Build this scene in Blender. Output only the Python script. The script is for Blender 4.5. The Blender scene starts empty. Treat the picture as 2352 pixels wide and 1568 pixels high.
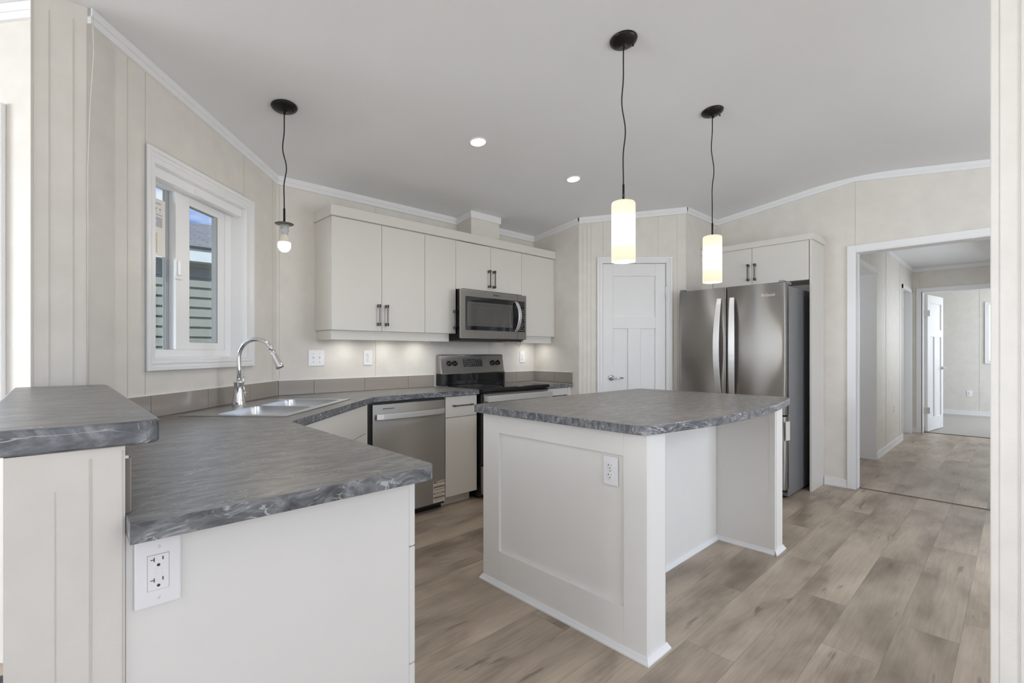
import bpy, bmesh, math, random
from mathutils import Vector, Matrix
from mathutils.geometry import tessellate_polygon
random.seed(7)
PI = math.pi
SC = bpy.context.scene
COL = SC.collection
R2 = math.sqrt(2)

# ------------------------------------------------------------------ camera
cam_d = bpy.data.cameras.new('camera')
cam = bpy.data.objects.new('camera', cam_d)
COL.objects.link(cam)
cam_d.sensor_width = 36.0
cam_d.sensor_fit = 'HORIZONTAL'
cam_d.lens = 36.0 * 1104.0 / 2352.0
cam_d.shift_y = (808.3 - 784.0) / 2352.0
cam_d.clip_start = 0.05
cam.location = (0, 0, 1.19)
cam.rotation_euler = (PI / 2, 0, math.radians(46.49) - PI / 2)
SC.camera = cam

# ------------------------------------------------------------------ view
SC.view_settings.view_transform = 'Standard'
SC.view_settings.look = 'None'
SC.view_settings.gamma = 1.0
SC.view_settings.use_curve_mapping = False
SC.view_settings.exposure = 0.25

# ------------------------------------------------------------------ sky
world = bpy.data.worlds.new('world')
SC.world = world
world.use_nodes = True
wt = world.node_tree
wt.nodes.clear()
wo = wt.nodes.new('ShaderNodeOutputWorld')
wb = wt.nodes.new('ShaderNodeBackground')
wtc = wt.nodes.new('ShaderNodeTexCoord')
wsep = wt.nodes.new('ShaderNodeSeparateXYZ')
wt.links.new(wtc.outputs['Generated'], wsep.inputs[0])
wr = wt.nodes.new('ShaderNodeValToRGB')
wr.color_ramp.elements[0].position = 0.5
wr.color_ramp.elements[0].color = (0.30, 0.29, 0.27, 1)
e = wr.color_ramp.elements.new(0.505); e.color = (0.25, 0.48, 0.9, 1)
e = wr.color_ramp.elements.new(0.57); e.color = (0.07, 0.27, 0.86, 1)
wr.color_ramp.elements[-1].position = 1.0
wr.color_ramp.elements[-1].color = (0.07, 0.2, 0.72, 1)
wm = wt.nodes.new('ShaderNodeMapRange')
wm.inputs[1].default_value = -1; wm.inputs[2].default_value = 1
wt.links.new(wsep.outputs['Z'], wm.inputs[0])
wt.links.new(wm.outputs[0], wr.inputs[0])
wn = wt.nodes.new('ShaderNodeTexNoise')
wn.inputs['Scale'].default_value = 5.5
wn.inputs['Detail'].default_value = 6
wmp = wt.nodes.new('ShaderNodeMapping')
wmp.inputs['Scale'].default_value = (1, 1, 2.5)
wt.links.new(wtc.outputs['Generated'], wmp.inputs[0])
wt.links.new(wmp.outputs[0], wn.inputs['Vector'])
wc = wt.nodes.new('ShaderNodeValToRGB')
wc.color_ramp.elements[0].position = 0.52; wc.color_ramp.elements[0].color = (0, 0, 0, 1)
wc.color_ramp.elements[1].position = 0.66; wc.color_ramp.elements[1].color = (1, 1, 1, 1)
wt.links.new(wn.outputs['Fac'], wc.inputs[0])
wmix = wt.nodes.new('ShaderNodeMixRGB')
wmix.inputs['Color2'].default_value = (0.85, 0.9, 1, 1)
wt.links.new(wc.outputs[0], wmix.inputs['Fac'])
wt.links.new(wr.outputs[0], wmix.inputs['Color1'])
wt.links.new(wmix.outputs[0], wb.inputs['Color'])
wb.inputs['Strength'].default_value = 0.95
wt.links.new(wb.outputs[0], wo.inputs[0])

# ------------------------------------------------------------------ daylight from unseen windows, and added fill lamps
def area(name, loc, rot, sx, sy, power, color=(1, 1, 1)):
    l = bpy.data.lights.new(name, 'AREA')
    l.shape = 'RECTANGLE'; l.size = sx; l.size_y = sy
    l.energy = power; l.color = color
    o = bpy.data.objects.new(name, l)
    o.location = loc; o.rotation_euler = rot
    COL.objects.link(o)
    return o
DAY = (0.89, 0.955, 1.03)
def day_lamp(name, loc, d, sx, sy, power):
    q = Vector(d).to_track_quat('-Z', 'Y').to_euler()
    return area(name, loc, q, sx, sy, power, DAY)
day_lamp('daylight_front_window', (0.35, -1.58, 1.45), (0, 1, -.45), 1.8, 1.3, 18)
day_lamp('side_window_fill', (3.3, -1.58, 1.45), (0, 1, -.45), 1.8, 1.3, 36)  # fill lamp added in an unseen opening of the front wall
day_lamp('end_window_fill', (-6.9, 2.0, 1.30), (1, 0, -.2), 2.6, 1.6, 130)  # added fill at the unseen west end, placed to brighten west-facing faces
day_lamp('living_window_fill', (-3.0, -1.58, 1.45), (0.35, 1, -.35), 2.0, 1.3, 6)  # weak added fill, also in an unseen front wall opening
day_lamp('bay_fill', (-3.3, 3.50, 1.55), (0.8, -1, -.15), 2.2, 1.2, 150)  # added fill before a solid wall, brightening the island end panel
day_lamp('side_room_fill', (5.8, 1.93, 1.6), (0.3, -1, -.2), 0.8, 0.9, 4)  # added fill to lift the white jamb off the hall
day_lamp('hall_fill', (7.6, 0.02, 1.5), (0, 1, -.3), 1.2, 1.0, 9)  # added fill inside the hall, no opening behind it
day_lamp('daylight_bedroom', (11.2, -1.58, 1.5), (0, 1, -.3), 1.8, 1.3, 52)
SC.cycles.max_bounces = 12
SC.cycles.diffuse_bounces = 8
sun_d = bpy.data.lights.new('sun', 'SUN')
sun_d.energy = 4.2; sun_d.angle = 0.02; sun_d.color = (1, 0.96, 0.9)
sun = bpy.data.objects.new('sun', sun_d)
sun.rotation_euler = (math.radians(38), 0, math.radians(12))
COL.objects.link(sun)
# second sun lamp added as north sky, for window glare on the worktop
sky_d = bpy.data.lights.new('north_sky_fill', 'SUN')
sky_d.energy = 1.1; sky_d.angle = math.radians(45); sky_d.color = (0.86, 0.93, 1.0)
sky = bpy.data.objects.new('north_sky_fill', sky_d)
sky.rotation_euler = Vector((math.cos(math.radians(95)) * math.cos(math.radians(28)), math.sin(math.radians(95)) * math.cos(math.radians(28)), math.sin(math.radians(28)))).to_track_quat('Z', 'Y').to_euler()
COL.objects.link(sky)

# ------------------------------------------------------------------ materials
MATS = {}
def newmat(name):
    m = bpy.data.materials.new(name); m.use_nodes = True
    nt = m.node_tree
    b = nt.nodes['Principled BSDF']
    MATS[name] = m
    return m, nt, b
def plain(name, col, rough=0.5, metal=0.0, spec=0.5, var=0.03, scale=6.0, bump=0.0, bscale=60.0, coat=0.0, aniso=0.0):
    m, nt, b = newmat(name)
    tc = nt.nodes.new('ShaderNodeTexCoord')
    n = nt.nodes.new('ShaderNodeTexNoise'); n.inputs['Scale'].default_value = scale; n.inputs['Detail'].default_value = 4
    nt.links.new(tc.outputs['Object'], n.inputs['Vector'])
    mr = nt.nodes.new('ShaderNodeMapRange')
    mr.inputs[1].default_value = 0.3; mr.inputs[2].default_value = 0.7
    mr.inputs[3].default_value = 1 - var; mr.inputs[4].default_value = 1 + var
    nt.links.new(n.outputs['Fac'], mr.inputs[0])
    vm = nt.nodes.new('ShaderNodeVectorMath'); vm.operation = 'SCALE'
    vm.inputs[0].default_value = col[:3]
    nt.links.new(mr.outputs[0], vm.inputs['Scale'])
    nt.links.new(vm.outputs[0], b.inputs['Base Color'])
    b.inputs['Roughness'].default_value = rough
    b.inputs['Metallic'].default_value = metal
    b.inputs['Specular IOR Level'].default_value = spec
    b.inputs['Coat Weight'].default_value = coat
    if aniso: b.inputs['Anisotropic'].default_value = aniso
    if bump:
        n2 = nt.nodes.new('ShaderNodeTexNoise'); n2.inputs['Scale'].default_value = bscale; n2.inputs['Detail'].default_value = 3
        nt.links.new(tc.outputs['Object'], n2.inputs['Vector'])
        bp = nt.nodes.new('ShaderNodeBump'); bp.inputs['Strength'].default_value = bump; bp.inputs['Distance'].default_value = 0.002
        nt.links.new(n2.outputs['Fac'], bp.inputs['Height'])
        nt.links.new(bp.outputs[0], b.inputs['Normal'])
    return m
WALLC = (0.735, 0.708, 0.66)
M_wall = plain('wall_vinyl', WALLC, 0.55, var=0.035, scale=9, bump=0.25, bscale=130, spec=0.3)
M_seam = plain('wall_batten', (0.60, 0.57, 0.52), 0.6)
M_ceil = plain('ceiling_paint', (0.80, 0.81, 0.83), 0.8, var=0.012, scale=2.5, spec=0.2, bump=0.15, bscale=90)
M_white = plain('white_trim', (0.83, 0.835, 0.845), 0.4, var=0.008, spec=0.4)
M_door = plain('white_door_paint', (0.80, 0.805, 0.815), 0.38, var=0.01, spec=0.45)
M_cab = plain('cabinet_laminate', (0.72, 0.70, 0.66), 0.42, var=0.008, spec=0.4)
M_cabin = plain('cabinet_shadow_gap', (0.32, 0.30, 0.28), 0.7)
M_isl = plain('island_panel_paint', (0.82, 0.812, 0.785), 0.42, var=0.008, spec=0.4)
M_plastic = plain('white_plastic', (0.86, 0.865, 0.88), 0.3, var=0.005)
M_slot = plain('dark_slot', (0.05, 0.05, 0.05), 0.5)
M_black = plain('black_enamel', (0.012, 0.012, 0.013), 0.18, var=0.0)
M_blackm = plain('black_matte', (0.02, 0.02, 0.021), 0.45)
M_glassblk = plain('black_glass', (0.010, 0.010, 0.012), 0.06, var=0.0, coat=0.3)
M_handle = plain('dark_pewter', (0.16, 0.155, 0.15), 0.35, metal=0.8)
M_bronze = plain('oil_rubbed_bronze', (0.022, 0.019, 0.017), 0.32, metal=0.6)
M_cord = plain('black_cord', (0.015, 0.015, 0.015), 0.6)
M_chrome = plain('chrome', (0.78, 0.78, 0.79), 0.07, metal=1.0, var=0)
M_nickel = plain('satin_nickel', (0.62, 0.61, 0.59), 0.25, metal=1.0)
M_sink = plain('sink_steel', (0.58, 0.59, 0.60), 0.28, metal=1.0)
M_tile = plain('taupe_glazed_tile', (0.33, 0.295, 0.265), 0.14, var=0.03, scale=3)
M_grout = plain('grout', (0.20, 0.17, 0.15), 0.8)
M_sealant = plain('sealant', (0.8, 0.79, 0.77), 0.5)
M_label = plain('label_paper', (0.78, 0.76, 0.72), 0.6)
M_labelb = plain('label_brown', (0.30, 0.22, 0.14), 0.6)
M_labelg = plain('label_grey', (0.45, 0.46, 0.5), 0.6)
M_ink = plain('label_ink', (0.05, 0.04, 0.035), 0.6)
M_manila = plain('label_manila', (0.62, 0.52, 0.36), 0.6)
M_siding = plain('green_grey_siding', (0.20, 0.225, 0.195), 0.6, var=0.05)
M_fascia = plain('pale_fascia', (0.62, 0.68, 0.66), 0.5)
M_ext = plain('outside_ground', (0.20, 0.2, 0.15), 0.9)
M_tag = plain('foam_wrap', (0.72, 0.70, 0.66), 0.6)
M_thresh = plain('threshold_strip', (0.12, 0.075, 0.05), 0.5)
M_vinylwhite = plain('window_vinyl', (0.84, 0.845, 0.86), 0.3, var=0.004)
M_gasket = plain('window_gasket', (0.35, 0.36, 0.37), 0.5)

def steel(name, col, rough, vertical=False):
    m, nt, b = newmat(name)
    tc = nt.nodes.new('ShaderNodeTexCoord')
    mp = nt.nodes.new('ShaderNodeMapping')
    mp.inputs['Scale'].default_value = (400, 400, 3) if vertical else (4, 4, 500)
    nt.links.new(tc.outputs['Object'], mp.inputs[0])
    n = nt.nodes.new('ShaderNodeTexNoise'); n.inputs['Scale'].default_value = 1.0; n.inputs['Detail'].default_value = 3
    nt.links.new(mp.outputs[0], n.inputs['Vector'])
    mr = nt.nodes.new('ShaderNodeMapRange')
    mr.inputs[3].default_value = rough - 0.05; mr.inputs[4].default_value = rough + 0.07
    nt.links.new(n.outputs['Fac'], mr.inputs[0])
    nt.links.new(mr.outputs[0], b.inputs['Roughness'])
    b.inputs['Base Color'].default_value = (*col, 1)
    b.inputs['Metallic'].default_value = 1.0
    b.inputs['Anisotropic'].default_value = 0.95
    b.inputs['Anisotropic Rotation'].default_value = 0.25
    tg = nt.nodes.new('ShaderNodeTangent'); tg.direction_type = 'RADIAL'; tg.axis = 'Z'
    nt.links.new(tg.outputs[0], b.inputs['Tangent'])
    return m
M_steel = steel('brushed_steel', (0.50, 0.485, 0.465), 0.46)
M_steelbright = plain('bright_steel', (0.82, 0.82, 0.82), 0.38, metal=1.0, var=0)
M_steelside = plain('grey_appliance_side', (0.23, 0.235, 0.25), 0.35, metal=0.3)

def countertop_mat(name, c0, c1, c2, nscale, stretch, rough, vamt, p0, p1):
    m, nt, b = newmat(name)
    N = nt.nodes.new; L = nt.links.new
    tc = N('ShaderNodeTexCoord')
    mp = N('ShaderNodeMapping'); mp.inputs['Rotation'].default_value = (0.6, 0.5, 0.9); mp.inputs['Scale'].default_value = (1.0, stretch, stretch * .85)
    L(tc.outputs['Object'], mp.inputs[0])
    big = N('ShaderNodeTexNoise'); big.inputs['Scale'].default_value = nscale; big.inputs['Detail'].default_value = 12; big.inputs['Roughness'].default_value = 0.6; big.inputs['Distortion'].default_value = 2.2
    L(mp.outputs[0], big.inputs['Vector'])
    r1 = N('ShaderNodeValToRGB')
    r1.color_ramp.elements[0].position = p0; r1.color_ramp.elements[0].color = (*c0, 1)
    r1.color_ramp.elements[1].position = p1; r1.color_ramp.elements[1].color = (*c2, 1)
    e_ = r1.color_ramp.elements.new(0.5); e_.color = (*c1, 1)
    L(big.outputs['Fac'], r1.inputs[0])
    # thin veins from the ridge of a distorted noise, broken up by a second one
    vw = 1.0 if vamt < .9 else 1.7
    def vein(scale, dist, w, off):
        w = w * vw
        mpp = N('ShaderNodeMapping'); mpp.inputs['Location'].default_value = (off, off * 2, off)
        mpp.inputs['Rotation'].default_value = (0.5, 0.35, 0.6 + off * 0.1); mpp.inputs['Scale'].default_value = (1, 2.6, 2.2)
        L(tc.outputs['Object'], mpp.inputs[0])
        v = N('ShaderNodeTexNoise'); v.inputs['Scale'].default_value = scale; v.inputs['Detail'].default_value = 3; v.inputs['Distortion'].default_value = dist
        L(mpp.outputs[0], v.inputs['Vector'])
        s = N('ShaderNodeMath'); s.operation = 'SUBTRACT'; s.inputs[1].default_value = 0.5; L(v.outputs['Fac'], s.inputs[0])
        a = N('ShaderNodeMath'); a.operation = 'ABSOLUTE'; L(s.outputs[0], a.inputs[0])
        mr = N('ShaderNodeMapRange'); mr.inputs[1].default_value = 0.0; mr.inputs[2].default_value = w
        mr.inputs[3].default_value = 1; mr.inputs[4].default_value = 0; L(a.outputs[0], mr.inputs[0])
        g = N('ShaderNodeTexNoise'); g.inputs['Scale'].default_value = scale * 1.1; g.inputs['Detail'].default_value = 2
        L(mpp.outputs[0], g.inputs['Vector'])
        gr = N('ShaderNodeMapRange'); gr.inputs[1].default_value = 0.50; gr.inputs[2].default_value = 0.60; L(g.outputs['Fac'], gr.inputs[0])
        mu = N('ShaderNodeMath'); mu.operation = 'MULTIPLY'; L(mr.outputs[0], mu.inputs[0]); L(gr.outputs[0], mu.inputs[1])
        return mu
    v1 = vein(4.5, 1.6, 0.010, 0.0); v2 = vein(11.0, 2.2, 0.020, 3.1)
    mx = N('ShaderNodeMath'); mx.operation = 'MAXIMUM'; L(v1.outputs[0], mx.inputs[0]); L(v2.outputs[0], mx.inputs[1])
    sc = N('ShaderNodeMath'); sc.operation = 'MULTIPLY'; sc.inputs[1].default_value = vamt; L(mx.outputs[0], sc.inputs[0])
    mix = N('ShaderNodeMixRGB'); mix.inputs['Color2'].default_value = (0.50, 0.51, 0.52, 1)
    L(sc.outputs[0], mix.inputs['Fac']); L(r1.outputs[0], mix.inputs['Color1'])
    L(mix.outputs[0], b.inputs['Base Color'])
    b.inputs['Roughness'].default_value = rough
    b.inputs['Specular IOR Level'].default_value = 0.85
    # slight brushed relief
    mb = N('ShaderNodeMapping'); mb.inputs['Scale'].default_value = (20, 110, 60); mb.inputs['Rotation'].default_value = (0, 0, 0.785)
    L(tc.outputs['Object'], mb.inputs[0])
    nb = N('ShaderNodeTexNoise'); nb.inputs['Scale'].default_value = 1; nb.inputs['Detail'].default_value = 4; L(mb.outputs[0], nb.inputs['Vector'])
    bp = N('ShaderNodeBump'); bp.inputs['Strength'].default_value = 0.35; bp.inputs['Distance'].default_value = 0.0015
    L(nb.outputs['Fac'], bp.inputs['Height']); L(bp.outputs[0], b.inputs['Normal'])
    return m
M_top = countertop_mat('slate_marble_laminate', (.110, .107, .104), (.165, .160, .154), (.245, .236, .226), 6.0, 3.0, .36, .70, .36, .66)
M_edge = countertop_mat('slate_marble_edge_shade', (.055, .061, .071), (.125, .135, .150), (.25, .262, .28), 9.0, 2.4, .30, 1.0, .36, .66)  # same laminate with bolder veins; sheenless darker look of the edges painted in
def shade_edges(o):
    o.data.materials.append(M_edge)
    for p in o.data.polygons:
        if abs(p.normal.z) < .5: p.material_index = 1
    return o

def floor_mat():
    m, nt, b = newmat('vinyl_plank')
    N = nt.nodes.new; L = nt.links.new
    def math_(op, a, bb=None):
        n = N('ShaderNodeMath'); n.operation = op
        for i, v in enumerate((a, bb)):
            if v is None: continue
            if hasattr(v, 'is_linked') or hasattr(v, 'links'): L(v, n.inputs[i])
            else: n.inputs[i].default_value = v
        return n.outputs[0]
    tc = N('ShaderNodeTexCoord'); sp = N('ShaderNodeSeparateXYZ'); L(tc.outputs['Object'], sp.inputs[0])
    W, Ln = 0.195, 1.22
    yr = math_('DIVIDE', math_('ADD', sp.outputs['Y'], 10.17), W)
    row = math_('FLOOR', yr); fy = math_('FRACT', yr)
    wn = N('ShaderNodeTexWhiteNoise'); wn.noise_dimensions = '1D'; L(row, wn.inputs['W'])
    xr = math_('ADD', math_('DIVIDE', math_('ADD', sp.outputs['X'], 20.0), Ln), math_('MULTIPLY', wn.outputs['Value'], 1.0))
    colm = math_('FLOOR', xr); fx = math_('FRACT', xr)
    cb = N('ShaderNodeCombineXYZ'); L(row, cb.inputs[0]); L(colm, cb.inputs[1])
    w2 = N('ShaderNodeTexWhiteNoise'); w2.noise_dimensions = '2D'; L(cb.outputs[0], w2.inputs['Vector'])
    # per plank offset of the figure
    vs = N('ShaderNodeVectorMath'); vs.operation = 'SCALE'; vs.inputs['Scale'].default_value = 17.0; L(w2.outputs['Color'], vs.inputs[0])
    va = N('ShaderNodeVectorMath'); va.operation = 'ADD'; L(tc.outputs['Object'], va.inputs[0]); L(vs.outputs[0], va.inputs[1])
    def noise(scale, sx, sy, det, dist=0.0):
        mp = N('ShaderNodeMapping'); mp.inputs['Scale'].default_value = (sx, sy, 1); L(va.outputs[0], mp.inputs[0])
        n = N('ShaderNodeTexNoise'); n.inputs['Scale'].default_value = scale; n.inputs['Detail'].default_value = det; n.inputs['Distortion'].default_value = dist
        L(mp.outputs[0], n.inputs['Vector']); return n.outputs['Fac']
    blot = noise(2.0, 1.0, 2.6, 4, 0.3)
    r = N('ShaderNodeValToRGB')
    r.color_ramp.elements[0].position = 0.30; r.color_ramp.elements[0].color = (0.23, 0.180, 0.132, 1)
    r.color_ramp.elements[1].position = 0.70; r.color_ramp.elements[1].color = (0.50, 0.415, 0.32, 1)
    e = r.color_ramp.elements.new(0.5); e.color = (0.385, 0.315, 0.245, 1)
    L(blot, r.inputs[0])
    grain = noise(4.0, 1.2, 22.0, 5, 0.6)
    gm = N('ShaderNodeMapRange'); gm.inputs[1].default_value = 0.25; gm.inputs[2].default_value = 0.75; gm.inputs[3].default_value = 0.86; gm.inputs[4].default_value = 1.13; L(grain, gm.inputs[0])
    tone = N('ShaderNodeMapRange'); tone.inputs[3].default_value = 0.88; tone.inputs[4].default_value = 1.12; L(w2.outputs['Value'], tone.inputs[0])
    f = math_('MULTIPLY', gm.outputs[0], tone.outputs[0])
    knot = noise(3.2, 1.0, 6.0, 7, 0.5)
    kr = N('ShaderNodeMapRange'); kr.inputs[1].default_value = 0.29; kr.inputs[2].default_value = 0.35; kr.inputs[3].default_value = 0.60; kr.inputs[4].default_value = 1.0; L(knot, kr.inputs[0])
    f = math_('MULTIPLY', f, kr.outputs[0])
    # seams
    ey = math_('MINIMUM', fy, math_('SUBTRACT', 1.0, fy)); ex = math_('MINIMUM', fx, math_('SUBTRACT', 1.0, fx))
    sy = math_('LESS_THAN', ey, 0.006); sx = math_('LESS_THAN', ex, 0.0011)
    sm = math_('MAXIMUM', sy, sx)
    f = math_('MULTIPLY', f, math_('SUBTRACT', 1.0, math_('MULTIPLY', sm, 0.28)))
    vm = N('ShaderNodeVectorMath'); vm.operation = 'SCALE'; L(r.outputs[0], vm.inputs[0]); L(f, vm.inputs['Scale'])
    L(vm.outputs[0], b.inputs['Base Color'])
    b.inputs['Roughness'].default_value = 0.38
    b.inputs['Specular IOR Level'].default_value = 0.5
    bp = N('ShaderNodeBump'); bp.inputs['Strength'].default_value = 0.15; bp.inputs['Distance'].default_value = 0.001
    L(grain, bp.inputs['Height']); L(bp.outputs[0], b.inputs['Normal'])
    return m
M_floor = floor_mat()

def carpet_mat(name, c):
    m, nt, b = newmat(name)
    tc = nt.nodes.new('ShaderNodeTexCoord'); n = nt.nodes.new('ShaderNodeTexNoise'); n.inputs['Scale'].default_value = 120; n.inputs['Detail'].default_value = 6
    nt.links.new(tc.outputs['Object'], n.inputs['Vector'])
    r = nt.nodes.new('ShaderNodeValToRGB')
    r.color_ramp.elements[0].position = 0.35; r.color_ramp.elements[0].color = (c[0] * .7, c[1] * .7, c[2] * .7, 1)
    r.color_ramp.elements[1].position = 0.65; r.color_ramp.elements[1].color = (c[0] * 1.2, c[1] * 1.2, c[2] * 1.2, 1)
    nt.links.new(n.outputs['Fac'], r.inputs[0]); nt.links.new(r.outputs[0], b.inputs['Base Color'])
    bp = nt.nodes.new('ShaderNodeBump'); bp.inputs['Strength'].default_value = 0.6; bp.inputs['Distance'].default_value = 0.006
    nt.links.new(n.outputs['Fac'], bp.inputs['Height']); nt.links.new(bp.outputs[0], b.inputs['Normal'])
    b.inputs['Roughness'].default_value = 0.95
    return m
M_carpet = carpet_mat('bedroom_carpet', (0.46, 0.44, 0.40))
M_mat = carpet_mat('dark_carpet', (0.06, 0.06, 0.06))

def roof_mat():
    m, nt, b = newmat('asphalt_shingles')
    tc = nt.nodes.new('ShaderNodeTexCoord')
    mp = nt.nodes.new('ShaderNodeMapping')
    nt.links.new(tc.outputs['Object'], mp.inputs[0])
    br = nt.nodes.new('ShaderNodeTexBrick')
    br.inputs['Color1'].default_value = (0.20, 0.20, 0.20, 1); br.inputs['Color2'].default_value = (0.13, 0.135, 0.145, 1)
    br.inputs['Mortar'].default_value = (0.05, 0.05, 0.05, 1)
    br.inputs['Scale'].default_value = 1.0; br.inputs['Brick Width'].default_value = 0.3; br.inputs['Row Height'].default_value = 0.13
    br.inputs['Mortar Size'].default_value = 0.008
    nt.links.new(mp.outputs[0], br.inputs['Vector'])
    nt.links.new(br.outputs['Color'], b.inputs['Base Color'])
    b.inputs['Roughness'].default_value = 0.9
    return m
M_roof = roof_mat()

def glass_mat():
    m, nt, b = newmat('window_glass')
    nt.nodes.remove(b)
    tr = nt.nodes.new('ShaderNodeBsdfTransparent'); tr.inputs[0].default_value = (0.96, 0.98, 0.97, 1)
    gl = nt.nodes.new('ShaderNodeBsdfGlossy'); gl.inputs['Roughness'].default_value = 0.0
    lw = nt.nodes.new('ShaderNodeLayerWeight')
    fr = nt.nodes.new('ShaderNodeMapRange'); fr.inputs[1].default_value = 0.3; fr.inputs[3].default_value = 0.03; fr.inputs[4].default_value = 0.35
    nt.links.new(lw.outputs['Facing'], fr.inputs[0])
    mx = nt.nodes.new('ShaderNodeMixShader')
    nt.links.new(fr.outputs[0], mx.inputs[0]); nt.links.new(tr.outputs[0], mx.inputs[1]); nt.links.new(gl.outputs[0], mx.inputs[2])
    nt.links.new(mx.outputs[0], nt.nodes['Material Output'].inputs[0])
    return m
M_glass = glass_mat()
def clear_mat():
    m, nt, b = newmat('clear_plastic')
    b.inputs['Base Color'].default_value = (0.97, 0.98, 0.98, 1)
    b.inputs['Roughness'].default_value = 0.08
    b.inputs['IOR'].default_value = 1.3
    b.inputs['Transmission Weight'].default_value = 0.8
    return m
M_clear = clear_mat()

def emit(name, col, strength, base=(0.9, 0.9, 0.88)):
    m, nt, b = newmat(name)
    b.inputs['Base Color'].default_value = (*base, 1)
    b.inputs['Emission Color'].default_value = (*col, 1)
    b.inputs['Emission Strength'].default_value = strength
    return m
M_bulb = emit('lit_bulb', (1, 0.93, 0.82), 9.0)
M_can = emit('lit_downlight_lens', (1, 0.97, 0.92), 6.0)
M_puck = emit('lit_puck_lens', (1, 0.96, 0.9), 5.0)
def shade_mat():
    # frosted opal glass lit from inside by a bulb at mid height: hottest at the bulb, falling off along the tube
    m, nt, b = newmat('lit_opal_glass')
    tc = nt.nodes.new('ShaderNodeTexCoord'); sp = nt.nodes.new('ShaderNodeSeparateXYZ')
    nt.links.new(tc.outputs['Object'], sp.inputs[0])
    r = nt.nodes.new('ShaderNodeValToRGB')
    mr = nt.nodes.new('ShaderNodeMapRange'); mr.inputs[1].default_value = -0.01; mr.inputs[2].default_value = 0.29
    nt.links.new(sp.outputs['Z'], mr.inputs[0]); nt.links.new(mr.outputs[0], r.inputs[0])
    els = r.color_ramp.elements
    els[0].position = 0.0; els[0].color = (0.84, 0.66, 0.46, 1)
    els[1].position = 1.0; els[1].color = (0.84, 0.66, 0.48, 1)
    for p, c in ((0.10, (0.86, 0.72, 0.50, 1)), (0.22, (0.92, 0.82, 0.56, 1)), (0.42, (1.5, 1.4, 1.1, 1)), (0.62, (1.5, 1.4, 1.1, 1)), (0.80, (0.95, 0.80, 0.58, 1))):
        e = els.new(p); e.color = c
    b.inputs['Base Color'].default_value = (0.22, 0.21, 0.20, 1)
    nt.links.new(r.outputs[0], b.inputs['Emission Color'])
    b.inputs['Emission Strength'].default_value = 0.9
    b.inputs['Roughness'].default_value = 0.25
    return m
M_shade = shade_mat()

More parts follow.
